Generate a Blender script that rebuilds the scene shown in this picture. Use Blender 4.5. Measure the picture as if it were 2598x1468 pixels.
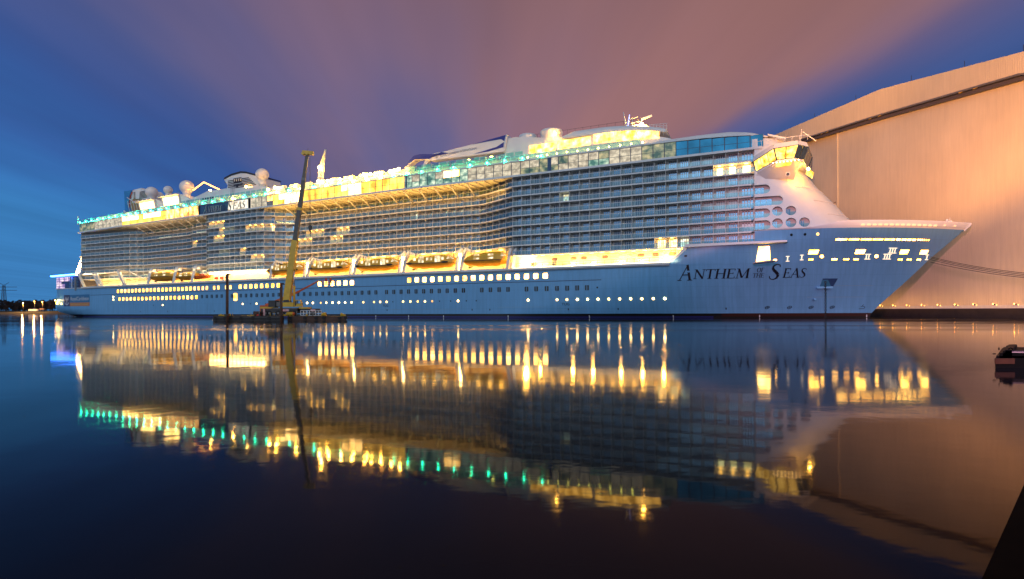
import bpy, bmesh, math, random
from math import sin, cos, pi, radians, sqrt, hypot
from mathutils import Matrix, Vector
random.seed(7)
for o in list(bpy.data.objects): bpy.data.objects.remove(o, do_unlink=True)
S = bpy.context.scene
COL = S.collection
# ------------------------------------------------------------------ camera
CAMZ = 2.2; ROLL = .004
cam = bpy.data.cameras.new('camera'); cob = bpy.data.objects.new('camera', cam); COL.objects.link(cob)
cam.sensor_width = 36; cam.lens = 1367/2598*36; cam.shift_y = 53/2598
cam.clip_start = .1; cam.clip_end = 20000
rt = Vector((cos(ROLL), 0, -sin(ROLL))); up = Vector((sin(ROLL), 0, cos(ROLL))); bk = Vector((0, -1, 0))
cob.matrix_world = Matrix(((rt.x, up.x, bk.x, 0), (rt.y, up.y, bk.y, 0), (rt.z, up.z, bk.z, CAMZ), (0, 0, 0, 1)))
S.camera = cob
S.view_settings.view_transform = 'Standard'; S.view_settings.look = 'None'; S.view_settings.exposure = 0; S.view_settings.gamma = 1
S.cycles.max_bounces = 6; S.cycles.diffuse_bounces = 2; S.cycles.glossy_bounces = 4; S.cycles.transparent_max_bounces = 12
S.cycles.sample_clamp_indirect = 6; S.cycles.sample_clamp_direct = 0; S.cycles.caustics_reflective = False; S.cycles.caustics_refractive = False
# ------------------------------------------------------------------ world: dusk sky with wind-drawn clouds
W = bpy.data.worlds.new('World'); S.world = W; W.use_nodes = True
nt = W.node_tree; N = nt.nodes; Lk = nt.links
for n in list(N): N.remove(n)
def nd(t, **kw):
    n = N.new(t)
    for k, v in kw.items(): setattr(n, k, v)
    return n
def mth(op, a, b=None, c=None, clamp=False):
    n = nd('ShaderNodeMath', operation=op); n.use_clamp = clamp
    for i, v in enumerate((a, b, c)):
        if v is None: continue
        if isinstance(v, (int, float)): n.inputs[i].default_value = v
        else: Lk.new(v, n.inputs[i])
    return n.outputs[0]
def mixc(f, a, b, mode='MIX'):
    n = nd('ShaderNodeMix', data_type='RGBA', blend_type=mode)
    for i, v in ((0, f), (6, a), (7, b)):
        if isinstance(v, (int, float)): n.inputs[i].default_value = v
        elif isinstance(v, tuple): n.inputs[i].default_value = (*v, 1)
        else: Lk.new(v, n.inputs[i])
    return n.outputs[2]
def srgb(r, g, b):
    f = lambda c: (c/255/12.92) if c/255 <= .04045 else ((c/255+.055)/1.055)**2.4
    return (f(r), f(g), f(b))
tc = nd('ShaderNodeTexCoord'); sp = nd('ShaderNodeSeparateXYZ'); Lk.new(tc.outputs['Generated'], sp.inputs[0])
dx, dy, dz = sp.outputs
az = mth('MAXIMUM', dz, 0.0)
yy = mth('MAXIMUM', dy, .05)
zz = mth('ADD', az, .03)
lat = mth('DIVIDE', mth('ADD', dx, mth('MULTIPLY', dy, .073)), zz)      # lateral position in the cloud plane
far = mth('DIVIDE', dy, zz)
cmb = nd('ShaderNodeCombineXYZ'); Lk.new(mth('MULTIPLY', lat, .8), cmb.inputs[0]); Lk.new(mth('MULTIPLY', far, .16), cmb.inputs[1])
nz = nd('ShaderNodeTexNoise'); nz.inputs['Scale'].default_value = 1.0; nz.inputs['Detail'].default_value = 4; nz.inputs['Roughness'].default_value = .5
Lk.new(cmb.outputs[0], nz.inputs['Vector'])
cmb2 = nd('ShaderNodeCombineXYZ'); Lk.new(mth('MULTIPLY', lat, .5), cmb2.inputs[0]); Lk.new(mth('MULTIPLY', far, .3), cmb2.inputs[1]); cmb2.inputs[2].default_value = 3.3
nz2 = nd('ShaderNodeTexNoise'); nz2.inputs['Scale'].default_value = 1.0; nz2.inputs['Detail'].default_value = 3
Lk.new(cmb2.outputs[0], nz2.inputs['Vector'])
warp = mth('ADD', mth('MULTIPLY', mth('SUBTRACT', nz.outputs[0], .5), 2.9), mth('MULTIPLY', mth('SUBTRACT', nz2.outputs[0], .5), 1.6))
r_ = mth('ADD', lat, warp)
rampin = mth('DIVIDE', mth('ADD', r_, 4.0), 8.0, clamp=True)
cr = nd('ShaderNodeValToRGB'); Lk.new(rampin, cr.inputs[0])
stops = [(-4, (60, 128, 190)), (-2.7, (56, 116, 182)), (-1.9, (52, 94, 160)), (-1.35, (56, 86, 150)), (-.85, (68, 88, 146)), (-.35, (98, 98, 142)), (.1, (136, 108, 130)), (.6, (160, 114, 114)), (1.2, (146, 108, 116)), (1.6, (84, 92, 144)), (2.1, (46, 86, 148)), (4, (48, 84, 142))]
el = cr.color_ramp.elements
while len(el) > 1: el.remove(el[-1])
for i, (p, c) in enumerate(stops):
    e = el[0] if i == 0 else el.new((p+4)/8)
    e.position = (p+4)/8; e.color = (*srgb(*c), 1)
cr.color_ramp.interpolation = 'B_SPLINE'
# low band of sky near the horizon: paler, blue-violet
low = mth('POWER', mth('SUBTRACT', 1.0, mth('MINIMUM', mth('MULTIPLY', az, 5.0), 1.0)), 2.0)
lft = mth('MULTIPLY_ADD', dx, -.9, .5, clamp=True)
lowc = mixc(lft, srgb(140, 105, 115), srgb(62, 122, 178))
c1 = mixc(mth('MULTIPLY', low, .75), cr.outputs[0], lowc)
# darker towards the top edge of the view, brighter twilight half of the sky behind the viewer
topd = mth('SUBTRACT', 1.0, mth('MULTIPLY', mth('MINIMUM', mth('MAXIMUM', mth('SUBTRACT', az, .38), 0), .6), .5))
wtop = mth('MULTIPLY', mth('MULTIPLY_ADD', lat, .9, 1.1, clamp=True), mth('MULTIPLY_ADD', lat, -.9, 2.2, clamp=True))
c1 = mixc(mth('MULTIPLY', mth('MULTIPLY', mth('SUBTRACT', az, .28), 2.4, clamp=True), wtop), c1, srgb(146, 102, 92))
c2 = mixc(1.0, c1, topd, 'MULTIPLY')
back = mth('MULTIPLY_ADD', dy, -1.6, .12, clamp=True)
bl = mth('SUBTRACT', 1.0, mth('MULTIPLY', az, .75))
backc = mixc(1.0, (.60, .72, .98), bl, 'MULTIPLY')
cmb3 = nd('ShaderNodeCombineXYZ'); Lk.new(mth('MULTIPLY', lat, 2.1), cmb3.inputs[0]); Lk.new(mth('MULTIPLY', far, .12), cmb3.inputs[1]); cmb3.inputs[2].default_value = 7.7
nz3 = nd('ShaderNodeTexNoise'); nz3.inputs['Scale'].default_value = 1.0; nz3.inputs['Detail'].default_value = 4
Lk.new(cmb3.outputs[0], nz3.inputs['Vector'])
c2 = mixc(1.0, c2, mth('MULTIPLY_ADD', nz3.outputs[0], .5, .76), 'MULTIPLY')
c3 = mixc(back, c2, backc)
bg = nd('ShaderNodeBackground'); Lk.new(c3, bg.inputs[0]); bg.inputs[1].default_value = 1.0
sky = nd('ShaderNodeTexSky'); sky.sky_type = 'NISHITA'; sky.sun_disc = False; sky.sun_elevation = radians(-4); sky.sun_rotation = radians(200)
bg2 = nd('ShaderNodeBackground'); Lk.new(sky.outputs[0], bg2.inputs[0]); bg2.inputs[1].default_value = .05
ad = nd('ShaderNodeAddShader'); Lk.new(bg.outputs[0], ad.inputs[0]); Lk.new(bg2.outputs[0], ad.inputs[1])
wo = nd('ShaderNodeOutputWorld'); Lk.new(ad.outputs[0], wo.inputs[0])
# twilight glow (the one sun lamp, very weak and wide)
sl = bpy.data.lights.new('twilight_glow', 'SUN'); sl.energy = .5; sl.color = (.8, .9, 1); sl.angle = radians(40)
so = bpy.data.objects.new('twilight_glow', sl); COL.objects.link(so)
so.rotation_euler = Vector((.25, .9, -.45)).to_track_quat('-Z', 'Y').to_euler()
# sodium floodlights of the yard, out of frame, plus an added pink spill spot
def spot(loc, tgt, en, col, ang, blend=.6, r=1.0):
    l = bpy.data.lights.new('sodium_and_spill_spot', 'SPOT'); l.energy = en; l.color = col; l.spot_size = radians(ang); l.spot_blend = blend; l.shadow_soft_size = r
    o = bpy.data.objects.new('sodium_and_spill_spot', l); COL.objects.link(o); o.location = loc
    o.rotation_euler = (Vector(tgt)-Vector(loc)).to_track_quat('-Z', 'Y').to_euler()
SOD = (1, .40, .08)
def aim(az, elv, d=150): return (d*sin(radians(az)), d*cos(radians(az)), 6+d*math.tan(radians(elv)))
spot((0, 0, 6), aim(37, 17), 1650000, SOD, 26, .45, 1.5)
spot((0, 0, 6), aim(31, 20), 1100000, SOD, 15, .8, 1.5)
spot((0, 0, 6), aim(47, 7), 450000, SOD, 24, 1, 1.5)
spot((-25, -30, 22), (98, 120, 4), 700000, (1, .42, .55), 40, 1, 2)  # added pink spot that tints the bow hull; no sodium lamp
# ------------------------------------------------------------------ helpers
MATS = {}
def mat(name, col=(.5, .5, .5), rough=.5, metal=0, emit=None, es=0, spec=.5, noise=None, bump=None):
    if name in MATS: return MATS[name]
    m = bpy.data.materials.new(name); m.use_nodes = True; t = m.node_tree; b = t.nodes['Principled BSDF']
    b.inputs['Base Color'].default_value = (*col, 1); b.inputs['Roughness'].default_value = rough; b.inputs['Metallic'].default_value = metal
    b.inputs['Specular IOR Level'].default_value = spec
    if emit: b.inputs['Emission Color'].default_value = (*emit, 1); b.inputs['Emission Strength'].default_value = es
    tcn = t.nodes.new('ShaderNodeTexCoord')
    nn = t.nodes.new('ShaderNodeTexNoise'); nn.inputs['Scale'].default_value = (noise or (1.5, 0))[0]; nn.inputs['Detail'].default_value = 5
    t.links.new(tcn.outputs['Object'], nn.inputs['Vector'])
    amt = noise[1] if noise else .12
    hs = t.nodes.new('ShaderNodeMix'); hs.data_type = 'RGBA'; hs.blend_type = 'MULTIPLY'; hs.inputs[0].default_value = 1
    mr = t.nodes.new('ShaderNodeMapRange'); mr.inputs[1].default_value = .3; mr.inputs[2].default_value = .7; mr.inputs[3].default_value = 1-amt; mr.inputs[4].default_value = 1
    t.links.new(nn.outputs[0], mr.inputs[0]); hs.inputs[6].default_value = (*col, 1); t.links.new(mr.outputs[0], hs.inputs[7])
    t.links.new(hs.outputs[2], b.inputs['Base Color'])
    if bump:
        bn = t.nodes.new('ShaderNodeBump'); bn.inputs['Strength'].default_value = bump; t.links.new(nn.outputs[0], bn.inputs['Height']); t.links.new(bn.outputs[0], b.inputs['Normal'])
    MATS[name] = m; return m
def lit(name, c1=(1, .8, .4), c2=(1, .9, .6), s1=2, s2=4, scale=.8, sx=1.0, sz=1.0):
    """lit window or lamp: emission whose colour and strength vary over what stands behind the glass"""
    if name in MATS: return MATS[name]
    m = mat(name, (.05, .05, .05), .2); t = m.node_tree; b = t.nodes['Principled BSDF']
    tcn = t.nodes.new('ShaderNodeTexCoord'); mp = t.nodes.new('ShaderNodeMapping'); mp.inputs['Scale'].default_value = (sx, 1, sz)
    nn = t.nodes.new('ShaderNodeTexNoise'); nn.inputs['Scale'].default_value = scale; nn.inputs['Detail'].default_value = 3
    t.links.new(tcn.outputs['Object'], mp.inputs[0]); t.links.new(mp.outputs[0], nn.inputs['Vector'])
    mr = t.nodes.new('ShaderNodeMapRange'); mr.inputs[1].default_value = .35; mr.inputs[2].default_value = .65; mr.inputs[3].default_value = 0; mr.inputs[4].default_value = 1
    t.links.new(nn.outputs[0], mr.inputs[0])
    mc = t.nodes.new('ShaderNodeMix'); mc.data_type = 'RGBA'; mc.inputs[6].default_value = (*c1, 1); mc.inputs[7].default_value = (*c2, 1); t.links.new(mr.outputs[0], mc.inputs[0])
    ms = t.nodes.new('ShaderNodeMapRange'); ms.inputs[3].default_value = s1; ms.inputs[4].default_value = s2; t.links.new(mr.outputs[0], ms.inputs[0])
    t.links.new(mc.outputs[2], b.inputs['Emission Color']); t.links.new(ms.outputs[0], b.inputs['Emission Strength'])
    return m
def glass(name, tint=(.55, .75, .8), refl=.25):
    if name in MATS: return MATS[name]
    m = bpy.data.materials.new(name); m.use_nodes = True; t = m.node_tree; t.nodes.remove(t.nodes['Principled BSDF'])
    tr = t.nodes.new('ShaderNodeBsdfTransparent'); tr.inputs[0].default_value = (*tint, 1)
    gl = t.nodes.new('ShaderNodeBsdfGlossy'); gl.inputs['Roughness'].default_value = .05; gl.inputs[0].default_value = (*[min(1, c*1.2) for c in tint], 1)
    mx = t.nodes.new('ShaderNodeMixShader'); fr = t.nodes.new('ShaderNodeFresnel'); fr.inputs[0].default_value = 1.5
    a = t.nodes.new('ShaderNodeMath'); a.operation = 'ADD'; a.inputs[1].default_value = refl; t.links.new(fr.outputs[0], a.inputs[0])
    t.links.new(a.outputs[0], mx.inputs[0]); t.links.new(tr.outputs[0], mx.inputs[1]); t.links.new(gl.outputs[0], mx.inputs[2])
    t.links.new(mx.outputs[0], t.nodes['Material Output'].inputs[0]); MATS[name] = m; return m

def tag(o, label=None, cat=None, group=None, kind=None):
    if label: o['label'] = label
    if cat: o['category'] = cat
    if group: o['group'] = group
    if kind: o['kind'] = kind
    return o
def root(name, loc=(0, 0, 0), rz=0, label=None, cat=None, group=None):
    o = bpy.data.objects.new(name, None); COL.objects.link(o); o.location = loc; o.rotation_euler = (0, 0, rz); o.empty_display_size = 1
    o.matrix_basis = Matrix.Translation(loc) @ Matrix.Rotation(rz, 4, 'Z')
    return tag(o, label, cat, group)
class MB:
    def __init__(s): s.v = []; s.f = []; s.m = []; s.mats = []; s.sm = []
    def mi(s, m):
        if m not in s.mats: s.mats.append(m)
        return s.mats.index(m)
    def poly(s, pts, m, smooth=False):
        i = len(s.v); s.v += [tuple(p) for p in pts]; s.f.append(tuple(range(i, i+len(pts)))); s.m.append(s.mi(m)); s.sm.append(smooth); return s
    def box(s, a, b, m):
        (x0, y0, z0), (x1, y1, z1) = a, b
        return s.hexa([(x0, y0, z0), (x1, y0, z0), (x1, y1, z0), (x0, y1, z0), (x0, y0, z1), (x1, y0, z1), (x1, y1, z1), (x0, y1, z1)], m)
    def hexa(s, p, m):
        i = len(s.v); s.v += [tuple(q) for q in p]; k = s.mi(m)
        for f in ((0, 3, 2, 1), (4, 5, 6, 7), (0, 1, 5, 4), (1, 2, 6, 5), (2, 3, 7, 6), (3, 0, 4, 7)):
            s.f.append(tuple(i+q for q in f)); s.m.append(k); s.sm.append(False)
        return s
    def prism(s, prof, y0, y1, m, m2=None):
        """profile in (x,z), extruded along y"""
        i = len(s.v); n = len(prof); k = s.mi(m); k2 = s.mi(m2 or m)
        s.v += [(x, y0, z) for x, z in prof]+[(x, y1, z) for x, z in prof]
        s.f.append(tuple(i+q for q in range(n))); s.m.append(k); s.sm.append(False)
        s.f.append(tuple(i+n+q for q in reversed(range(n)))); s.m.append(k); s.sm.append(False)
        for q in range(n):
            r = (q+1) % n; s.f.append((i+q, i+n+q, i+n+r, i+r)); s.m.append(k2); s.sm.append(False)
        return s
    def tube(s, a, b, r, m, r2=None, n=8, cap=True):
        a = Vector(a); b = Vector(b); d = (b-a)
        if d.length < 1e-6: return s
        d.normalize(); u = d.orthogonal().normalized(); w = d.cross(u); r2 = r if r2 is None else r2
        i = len(s.v); k = s.mi(m)
        for c, rr in ((a, r), (b, r2)):
            for q in range(n):
                t = 2*pi*q/n; s.v.append(tuple(c+u*(rr*cos(t))+w*(rr*sin(t))))
        for q in range(n):
            p = (q+1) % n; s.f.append((i+q, i+p, i+n+p, i+n+q)); s.m.append(k); s.sm.append(n > 5)
        if cap:
            s.f.append(tuple(i+q for q in reversed(range(n)))); s.m.append(k); s.sm.append(False)
            s.f.append(tuple(i+n+q for q in range(n))); s.m.append(k); s.sm.append(False)
        return s
    def beam(s, a, b, w, h, m, w2=None, h2=None):
        """rectangular bar from a to b, w across, h 'up'"""
        a = Vector(a); b = Vector(b); d = (b-a).normalized(); u = Vector((0, 0, 1)); x = d.cross(u)
        if x.length < .01: x = Vector((1, 0, 0))
        x.normalize(); y = x.cross(d); w2 = w if w2 is None else w2; h2 = h if h2 is None else h2
        P = []
        for c, ww, hh in ((a, w, h), (b, w2, h2)):
            P += [c-x*ww/2-y*hh/2, c+x*ww/2-y*hh/2, c+x*ww/2+y*hh/2, c-x*ww/2+y*hh/2]
        return s.hexa(P, m)
    def ball(s, c, r, m, n=12, k=8, sc=(1, 1, 1), z0=-1):
        i = len(s.v); mi = s.mi(m)
        for a in range(k+1):
            t = -pi/2+pi*a/k
            if sin(t) < z0: t = math.asin(z0)
            for q in range(n):
                p = 2*pi*q/n; s.v.append((c[0]+r*sc[0]*cos(t)*cos(p), c[1]+r*sc[1]*cos(t)*sin(p), c[2]+r*sc[2]*sin(t)))
        for a in range(k):
            for q in range(n):
                p = (q+1) % n; s.f.append((i+a*n+q, i+a*n+p, i+a*n+n+p, i+a*n+n+q)); s.m.append(mi); s.sm.append(True)
        return s
    def lathe(s, c, prof, m, n=16):
        i = len(s.v); mi = s.mi(m)
        for r, z in prof:
            for q in range(n): s.v.append((c[0]+r*cos(2*pi*q/n), c[1]+r*sin(2*pi*q/n), c[2]+z))
        for a in range(len(prof)-1):
            for q in range(n):
                p = (q+1) % n; s.f.append((i+a*n+q, i+a*n+p, i+a*n+n+p, i+a*n+n+q)); s.m.append(mi); s.sm.append(True)
        return s
    def grid(s, rows, m, smooth=True, close=False):
        i = len(s.v); n = len(rows[0])
        for r in rows: s.v += [tuple(p) for p in r]
        for a in range(len(rows)-1):
            mm = m[a] if isinstance(m, list) else m; k = s.mi(mm)
            for q in range(n-1 if not close else n):
                p = (q+1) % n; s.f.append((i+a*n+q, i+a*n+p, i+a*n+n+p, i+a*n+n+q)); s.m.append(k); s.sm.append(smooth)
        return s
    def build(s, name, parent=None, world=False, warp=None, label=None, kind=None, cat=None, group=None):
        me = bpy.data.meshes.new(name)
        vs = s.v
        if world and parent:
            inv = parent.matrix_basis.inverted(); vs = [tuple(inv @ Vector(p)) for p in vs]
        if warp:      # cut long faces where the sheer changes, so that they follow it
            me.from_pydata(s.v, [], s.f); me.update()
            me.polygons.foreach_set('material_index', s.m); me.polygons.foreach_set('use_smooth', s.sm)
            xs = [p[0] for p in s.v]; kn = [k for k in (22, 52, 103, 200) if min(xs) < k-.5 and max(xs) > k+.5]
            if kn:
                b = bmesh.new(); b.from_mesh(me)
                for k in kn: bmesh.ops.bisect_plane(b, geom=b.verts[:]+b.edges[:]+b.faces[:], plane_co=(k, 0, 0), plane_no=(1, 0, 0), dist=1e-4)
                b.to_mesh(me); b.free()
            for v in me.vertices: v.co = warp(tuple(v.co))
            me.update()
        else:
            me.from_pydata(vs, [], s.f); me.update()
            me.polygons.foreach_set('material_index', s.m); me.polygons.foreach_set('use_smooth', s.sm)
        for m in s.mats: me.materials.append(m)
        o = bpy.data.objects.new(name, me); COL.objects.link(o)
        if parent: o.parent = parent
        return tag(o, label, cat, group, kind)
def copy_tree(o, parent=None):
    c = o.copy(); COL.objects.link(c)
    if parent: c.parent = parent
    for ch in list(o.children): copy_tree(ch, c)
    return c
def lerp(x, T):
    if x <= T[0][0]: return T[0][1]
    for (a, b), (c, d) in zip(T, T[1:]):
        if x <= c: return b+(d-b)*(x-a)/(c-a)
    return T[-1][1]
def rrect(cx, cz, w, h, r=.25, n=3):
    out = []
    for qx, qz, a0 in ((1, 1, 0), (-1, 1, 90), (-1, -1, 180), (1, -1, 270)):
        for k in range(n+1):
            a = radians(a0+90*k/n); out.append((cx+qx*(w/2-r)+r*cos(a), cz+qz*(h/2-r)+r*sin(a)))
    return out
# ------------------------------------------------------------------ materials
HULL = mat('pale_blue_hull_paint', (.165, .42, .69), .35, noise=(.07, .10))
def weather(m, sw, sh, streak=.10, seam=.06, axis=0):
    t = m.node_tree; b = t.nodes['Principled BSDF']; src = b.inputs['Base Color'].links[0].from_socket
    tcn = t.nodes.new('ShaderNodeTexCoord'); sx_ = t.nodes.new('ShaderNodeSeparateXYZ'); t.links.new(tcn.outputs['Object'], sx_.inputs[0])
    cb = t.nodes.new('ShaderNodeCombineXYZ'); t.links.new(sx_.outputs[axis], cb.inputs[0]); t.links.new(sx_.outputs[2], cb.inputs[1])
    br = t.nodes.new('ShaderNodeTexBrick'); br.inputs['Scale'].default_value = 1; br.inputs['Brick Width'].default_value = sw; br.inputs['Row Height'].default_value = sh; br.inputs['Mortar Size'].default_value = .05; br.inputs['Mortar Smooth'].default_value = .4
    br.inputs['Color1'].default_value = (1, 1, 1, 1); br.inputs['Color2'].default_value = (1-seam*.7, 1-seam*.7, 1-seam*.6, 1); br.inputs['Mortar'].default_value = (1-seam*2.2,)*3+(1,)
    t.links.new(cb.outputs[0], br.inputs['Vector'])
    mp = t.nodes.new('ShaderNodeMapping'); mp.inputs['Scale'].default_value = (1.3, .10, 1); t.links.new(cb.outputs[0], mp.inputs[0])
    nn = t.nodes.new('ShaderNodeTexNoise'); nn.inputs['Scale'].default_value = 1; nn.inputs['Detail'].default_value = 5; nn.inputs['Roughness'].default_value = .65; t.links.new(mp.outputs[0], nn.inputs['Vector'])
    mr = t.nodes.new('ShaderNodeMapRange'); mr.inputs[1].default_value = .38; mr.inputs[2].default_value = .72; mr.inputs[3].default_value = 1; mr.inputs[4].default_value = 1-streak*2; t.links.new(nn.outputs[0], mr.inputs[0])
    a = t.nodes.new('ShaderNodeMix'); a.data_type = 'RGBA'; a.blend_type = 'MULTIPLY'; a.inputs[0].default_value = 1; t.links.new(src, a.inputs[6]); t.links.new(br.outputs[0], a.inputs[7])
    c = t.nodes.new('ShaderNodeMix'); c.data_type = 'RGBA'; c.blend_type = 'MULTIPLY'; c.inputs[0].default_value = 1; t.links.new(a.outputs[2], c.inputs[6]); t.links.new(mr.outputs[0], c.inputs[7])
    t.links.new(c.outputs[2], b.inputs['Base Color'])
weather(HULL, 9, 2.7, .09, .06)
WHITE = mat('white_ship_paint', (.78, .77, .74), .45, noise=(.3, .08))
WHITE2 = mat('white_balcony_paint', (.70, .67, .62), .5, noise=(.5, .1))
BOOT = mat('black_boottop', (.012, .011, .012), .4)
RED = mat('red_antifouling', (.045, .014, .010), .5)
GREYL = mat('grey_ledge', (.25, .27, .30), .5)
WGLASS = mat('cabin_window_glass', (.22, .42, .62), .12, .75, noise=(2.5, .45))
WGLASS2 = mat('curtained_window_glass', (.45, .5, .52), .2, .3, noise=(3, .3))
WGLASS3 = mat('dark_room_window_glass', (.06, .12, .2), .12, .6, noise=(2.5, .45))
BGLASS = mat('blue_band_glass', (.02, .15, .26), .08, .85, noise=(.25, .5))
NAVY = mat('navy_frame', (.03, .05, .10), .35)
NAVY2 = mat('dark_blue_panel', (.03, .07, .17), .4)
BLACK = mat('black_lettering', (.012, .012, .02), .4)
RAILG = glass('balcony_rail_glass', (.45, .66, .74), .12)
TEALG = glass('teal_screen_glass', (.42, .80, .72), .08)
CABIN = lit('lit_cabin_window', (1, .48, .10), (1, .66, .25), 4, 11, 1.2)
CABIN2 = lit('lit_cabin_window_pale', (.9, .7, .3), (.8, 1, .8), 1.0, 2.2, 1.2)
GOLD = lit('lit_gold_lounge', (1, .44, .02), (1, .56, .08), 1.5, 3.6, .35, 1, .6)
AMBER = lit('lit_amber_lounge', (1, .36, .05), (1, .58, .16), 1.4, 5.5, .5, 1.2, .8)
CREAM = lit('lit_cream_lounge', (.75, .62, .42), (1, .86, .6), .5, .85, .9, 1, 1.2)
GREENL = lit('lit_greenish_lounge', (.15, .55, .42), (.9, 1, .7), .3, 1.1, .5, 1, 1.2)
OLIVE = lit('lit_olive_lounge', (.10, .30, .22), (.75, .62, .30), .25, .8, .5, 1, 1.2)
SOLAR = lit('lit_solarium', (1, .44, .02), (1, .54, .10), 2.5, 12, .5)
WARMW = lit('lit_warm_white', (1, .50, .10), (1, .60, .18), 8, 16, .4)
HWIN = lit('lit_hull_window', (1, .42, .03), (1, .52, .09), 2.4, 9, .9)
HWINW = lit('lit_hull_window_white', (1, .44, .06), (1, .54, .12), 10, 22, .6)
HPORT = lit('lit_porthole', (1, .5, .10), (1, .62, .2), 5, 26, .13)
DWIN = mat('dark_hull_window', (.03, .045, .05), .15, .2, noise=(.2, .6))
LAMPW = mat('lamp_warm', (1, 1, 1), .5, emit=(1, .48, .08), es=80)
LAMPY = mat('lamp_yellow', (1, 1, 1), .5, emit=(1, .47, .045), es=34)
LAMPS = mat('lamp_soffit', (1, 1, 1), .5, emit=(1, .52, .10), es=110)
LAMPWW = mat('lamp_white', (1, 1, 1), .5, emit=(1, .56, .14), es=60)
LAMPX = mat('lamp_bright', (1, 1, 1), .5, emit=(1, .45, .05), es=700)
LAMPG = mat('lamp_green', (.2, 1, .8), .5, emit=(.008, .80, .36), es=220)
LAMPB = mat('blue_neon', (.2, .3, 1), .5, emit=(.03, .16, 1), es=30)
LAMPO = mat('orange_neon', (1, .6, .3), .5, emit=(1, .34, .05), es=9)
SODL = mat('sodium_lamp', (1, .5, .1), .5, emit=(1, .42, .06), es=26)
SODS = mat('sodium_lamp_small', (1, .5, .1), .5, emit=(1, .5, .08), es=14)
YEL = mat('crane_yellow', (.75, .44, .02), .4, noise=(.8, .25))
STEEL = mat('dark_steel', (.035, .03, .028), .5, noise=(.8, .4))
RUST = mat('rusty_steel', (.09, .04, .022), .7, noise=(.7, .5))
GREY = mat('grey_steel', (.16, .15, .14), .45, noise=(1, .3))
GREYB = mat('boom_grey', (.085, .07, .055), .45, noise=(1, .3))
SILV = mat('silver_rod', (.8, .8, .8), .25, .6)
ORNG = mat('orange_paint', (.62, .10, .015), .45)
TYRE = mat('black_rubber', (.015, .015, .015), .8)
BOATY = mat('lifeboat_canopy_orange', (.85, .42, .02), .45, noise=(.9, .15))
BOATD = mat('lifeboat_hull_orange', (.60, .26, .015), .5, noise=(.9, .2))
REDM = mat('red_marks', (.7, .05, .03), .5)

# ------------------------------------------------------------------ water
def water():
    m = bpy.data.materials.new('harbour_water'); m.use_nodes = True; t = m.node_tree; b = t.nodes['Principled BSDF']
    b.inputs['Base Color'].default_value = (.006, .008, .012, 1); b.inputs['IOR'].default_value = 1.105
    b.inputs['Specular IOR Level'].default_value = .5
    tcn = t.nodes.new('ShaderNodeTexCoord')
    def noise(sc, scale, det):
        mp = t.nodes.new('ShaderNodeMapping'); mp.inputs['Scale'].default_value = sc
        n = t.nodes.new('ShaderNodeTexNoise'); n.inputs['Scale'].default_value = scale; n.inputs['Detail'].default_value = det
        t.links.new(tcn.outputs['Object'], mp.inputs[0]); t.links.new(mp.outputs[0], n.inputs['Vector']); return n
    a = noise((.012, .05, 1), 1, 3)         # patches of wind-ruffled water
    mr = t.nodes.new('ShaderNodeMapRange'); mr.inputs[1].default_value = .45; mr.inputs[2].default_value = .62; mr.inputs[3].default_value = .045; mr.inputs[4].default_value = .085
    t.links.new(a.outputs[0], mr.inputs[0]); t.links.new(mr.outputs[0], b.inputs['Roughness'])
    sy = t.nodes.new('ShaderNodeSeparateXYZ'); t.links.new(tcn.outputs['Object'], sy.inputs[0])
    d1 = t.nodes.new('ShaderNodeMapRange'); d1.interpolation_type = 'SMOOTHSTEP'; d1.inputs[1].default_value = 50; d1.inputs[2].default_value = 60; t.links.new(sy.outputs[1], d1.inputs[0])
    d2 = t.nodes.new('ShaderNodeMapRange'); d2.interpolation_type = 'SMOOTHSTEP'; d2.inputs[1].default_value = 100; d2.inputs[2].default_value = 72; t.links.new(sy.outputs[1], d2.inputs[0])
    lane = t.nodes.new('ShaderNodeMath'); lane.operation = 'MULTIPLY'; t.links.new(d1.outputs[0], lane.inputs[0]); t.links.new(d2.outputs[0], lane.inputs[1])
    ln = noise((.02, .06, 1), 1, 3); lm = t.nodes.new('ShaderNodeMapRange'); lm.inputs[1].default_value = .4; lm.inputs[2].default_value = .6; lm.inputs[3].default_value = 0; lm.inputs[4].default_value = .10; t.links.new(ln.outputs[0], lm.inputs[0])
    l2 = t.nodes.new('ShaderNodeMath'); l2.operation = 'MULTIPLY_ADD'; t.links.new(lane.outputs[0], l2.inputs[0]); t.links.new(lm.outputs[0], l2.inputs[1]); t.links.new(mr.outputs[0], l2.inputs[2]); t.links.new(l2.outputs[0], b.inputs['Roughness'])
    w = noise((.6, .9, 1), .8, 4)
    bp = t.nodes.new('ShaderNodeBump'); bp.inputs['Strength'].default_value = .02; bp.inputs['Distance'].default_value = .25
    t.links.new(w.outputs[0], bp.inputs['Height']); t.links.new(bp.outputs[0], b.inputs['Normal'])
    mb = MB(); mb.poly([(-3500, -400, 0), (3500, -400, 0), (3500, 8000, 0), (-3500, 8000, 0)], m)
    mb.build('water', kind='structure')
water()

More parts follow.
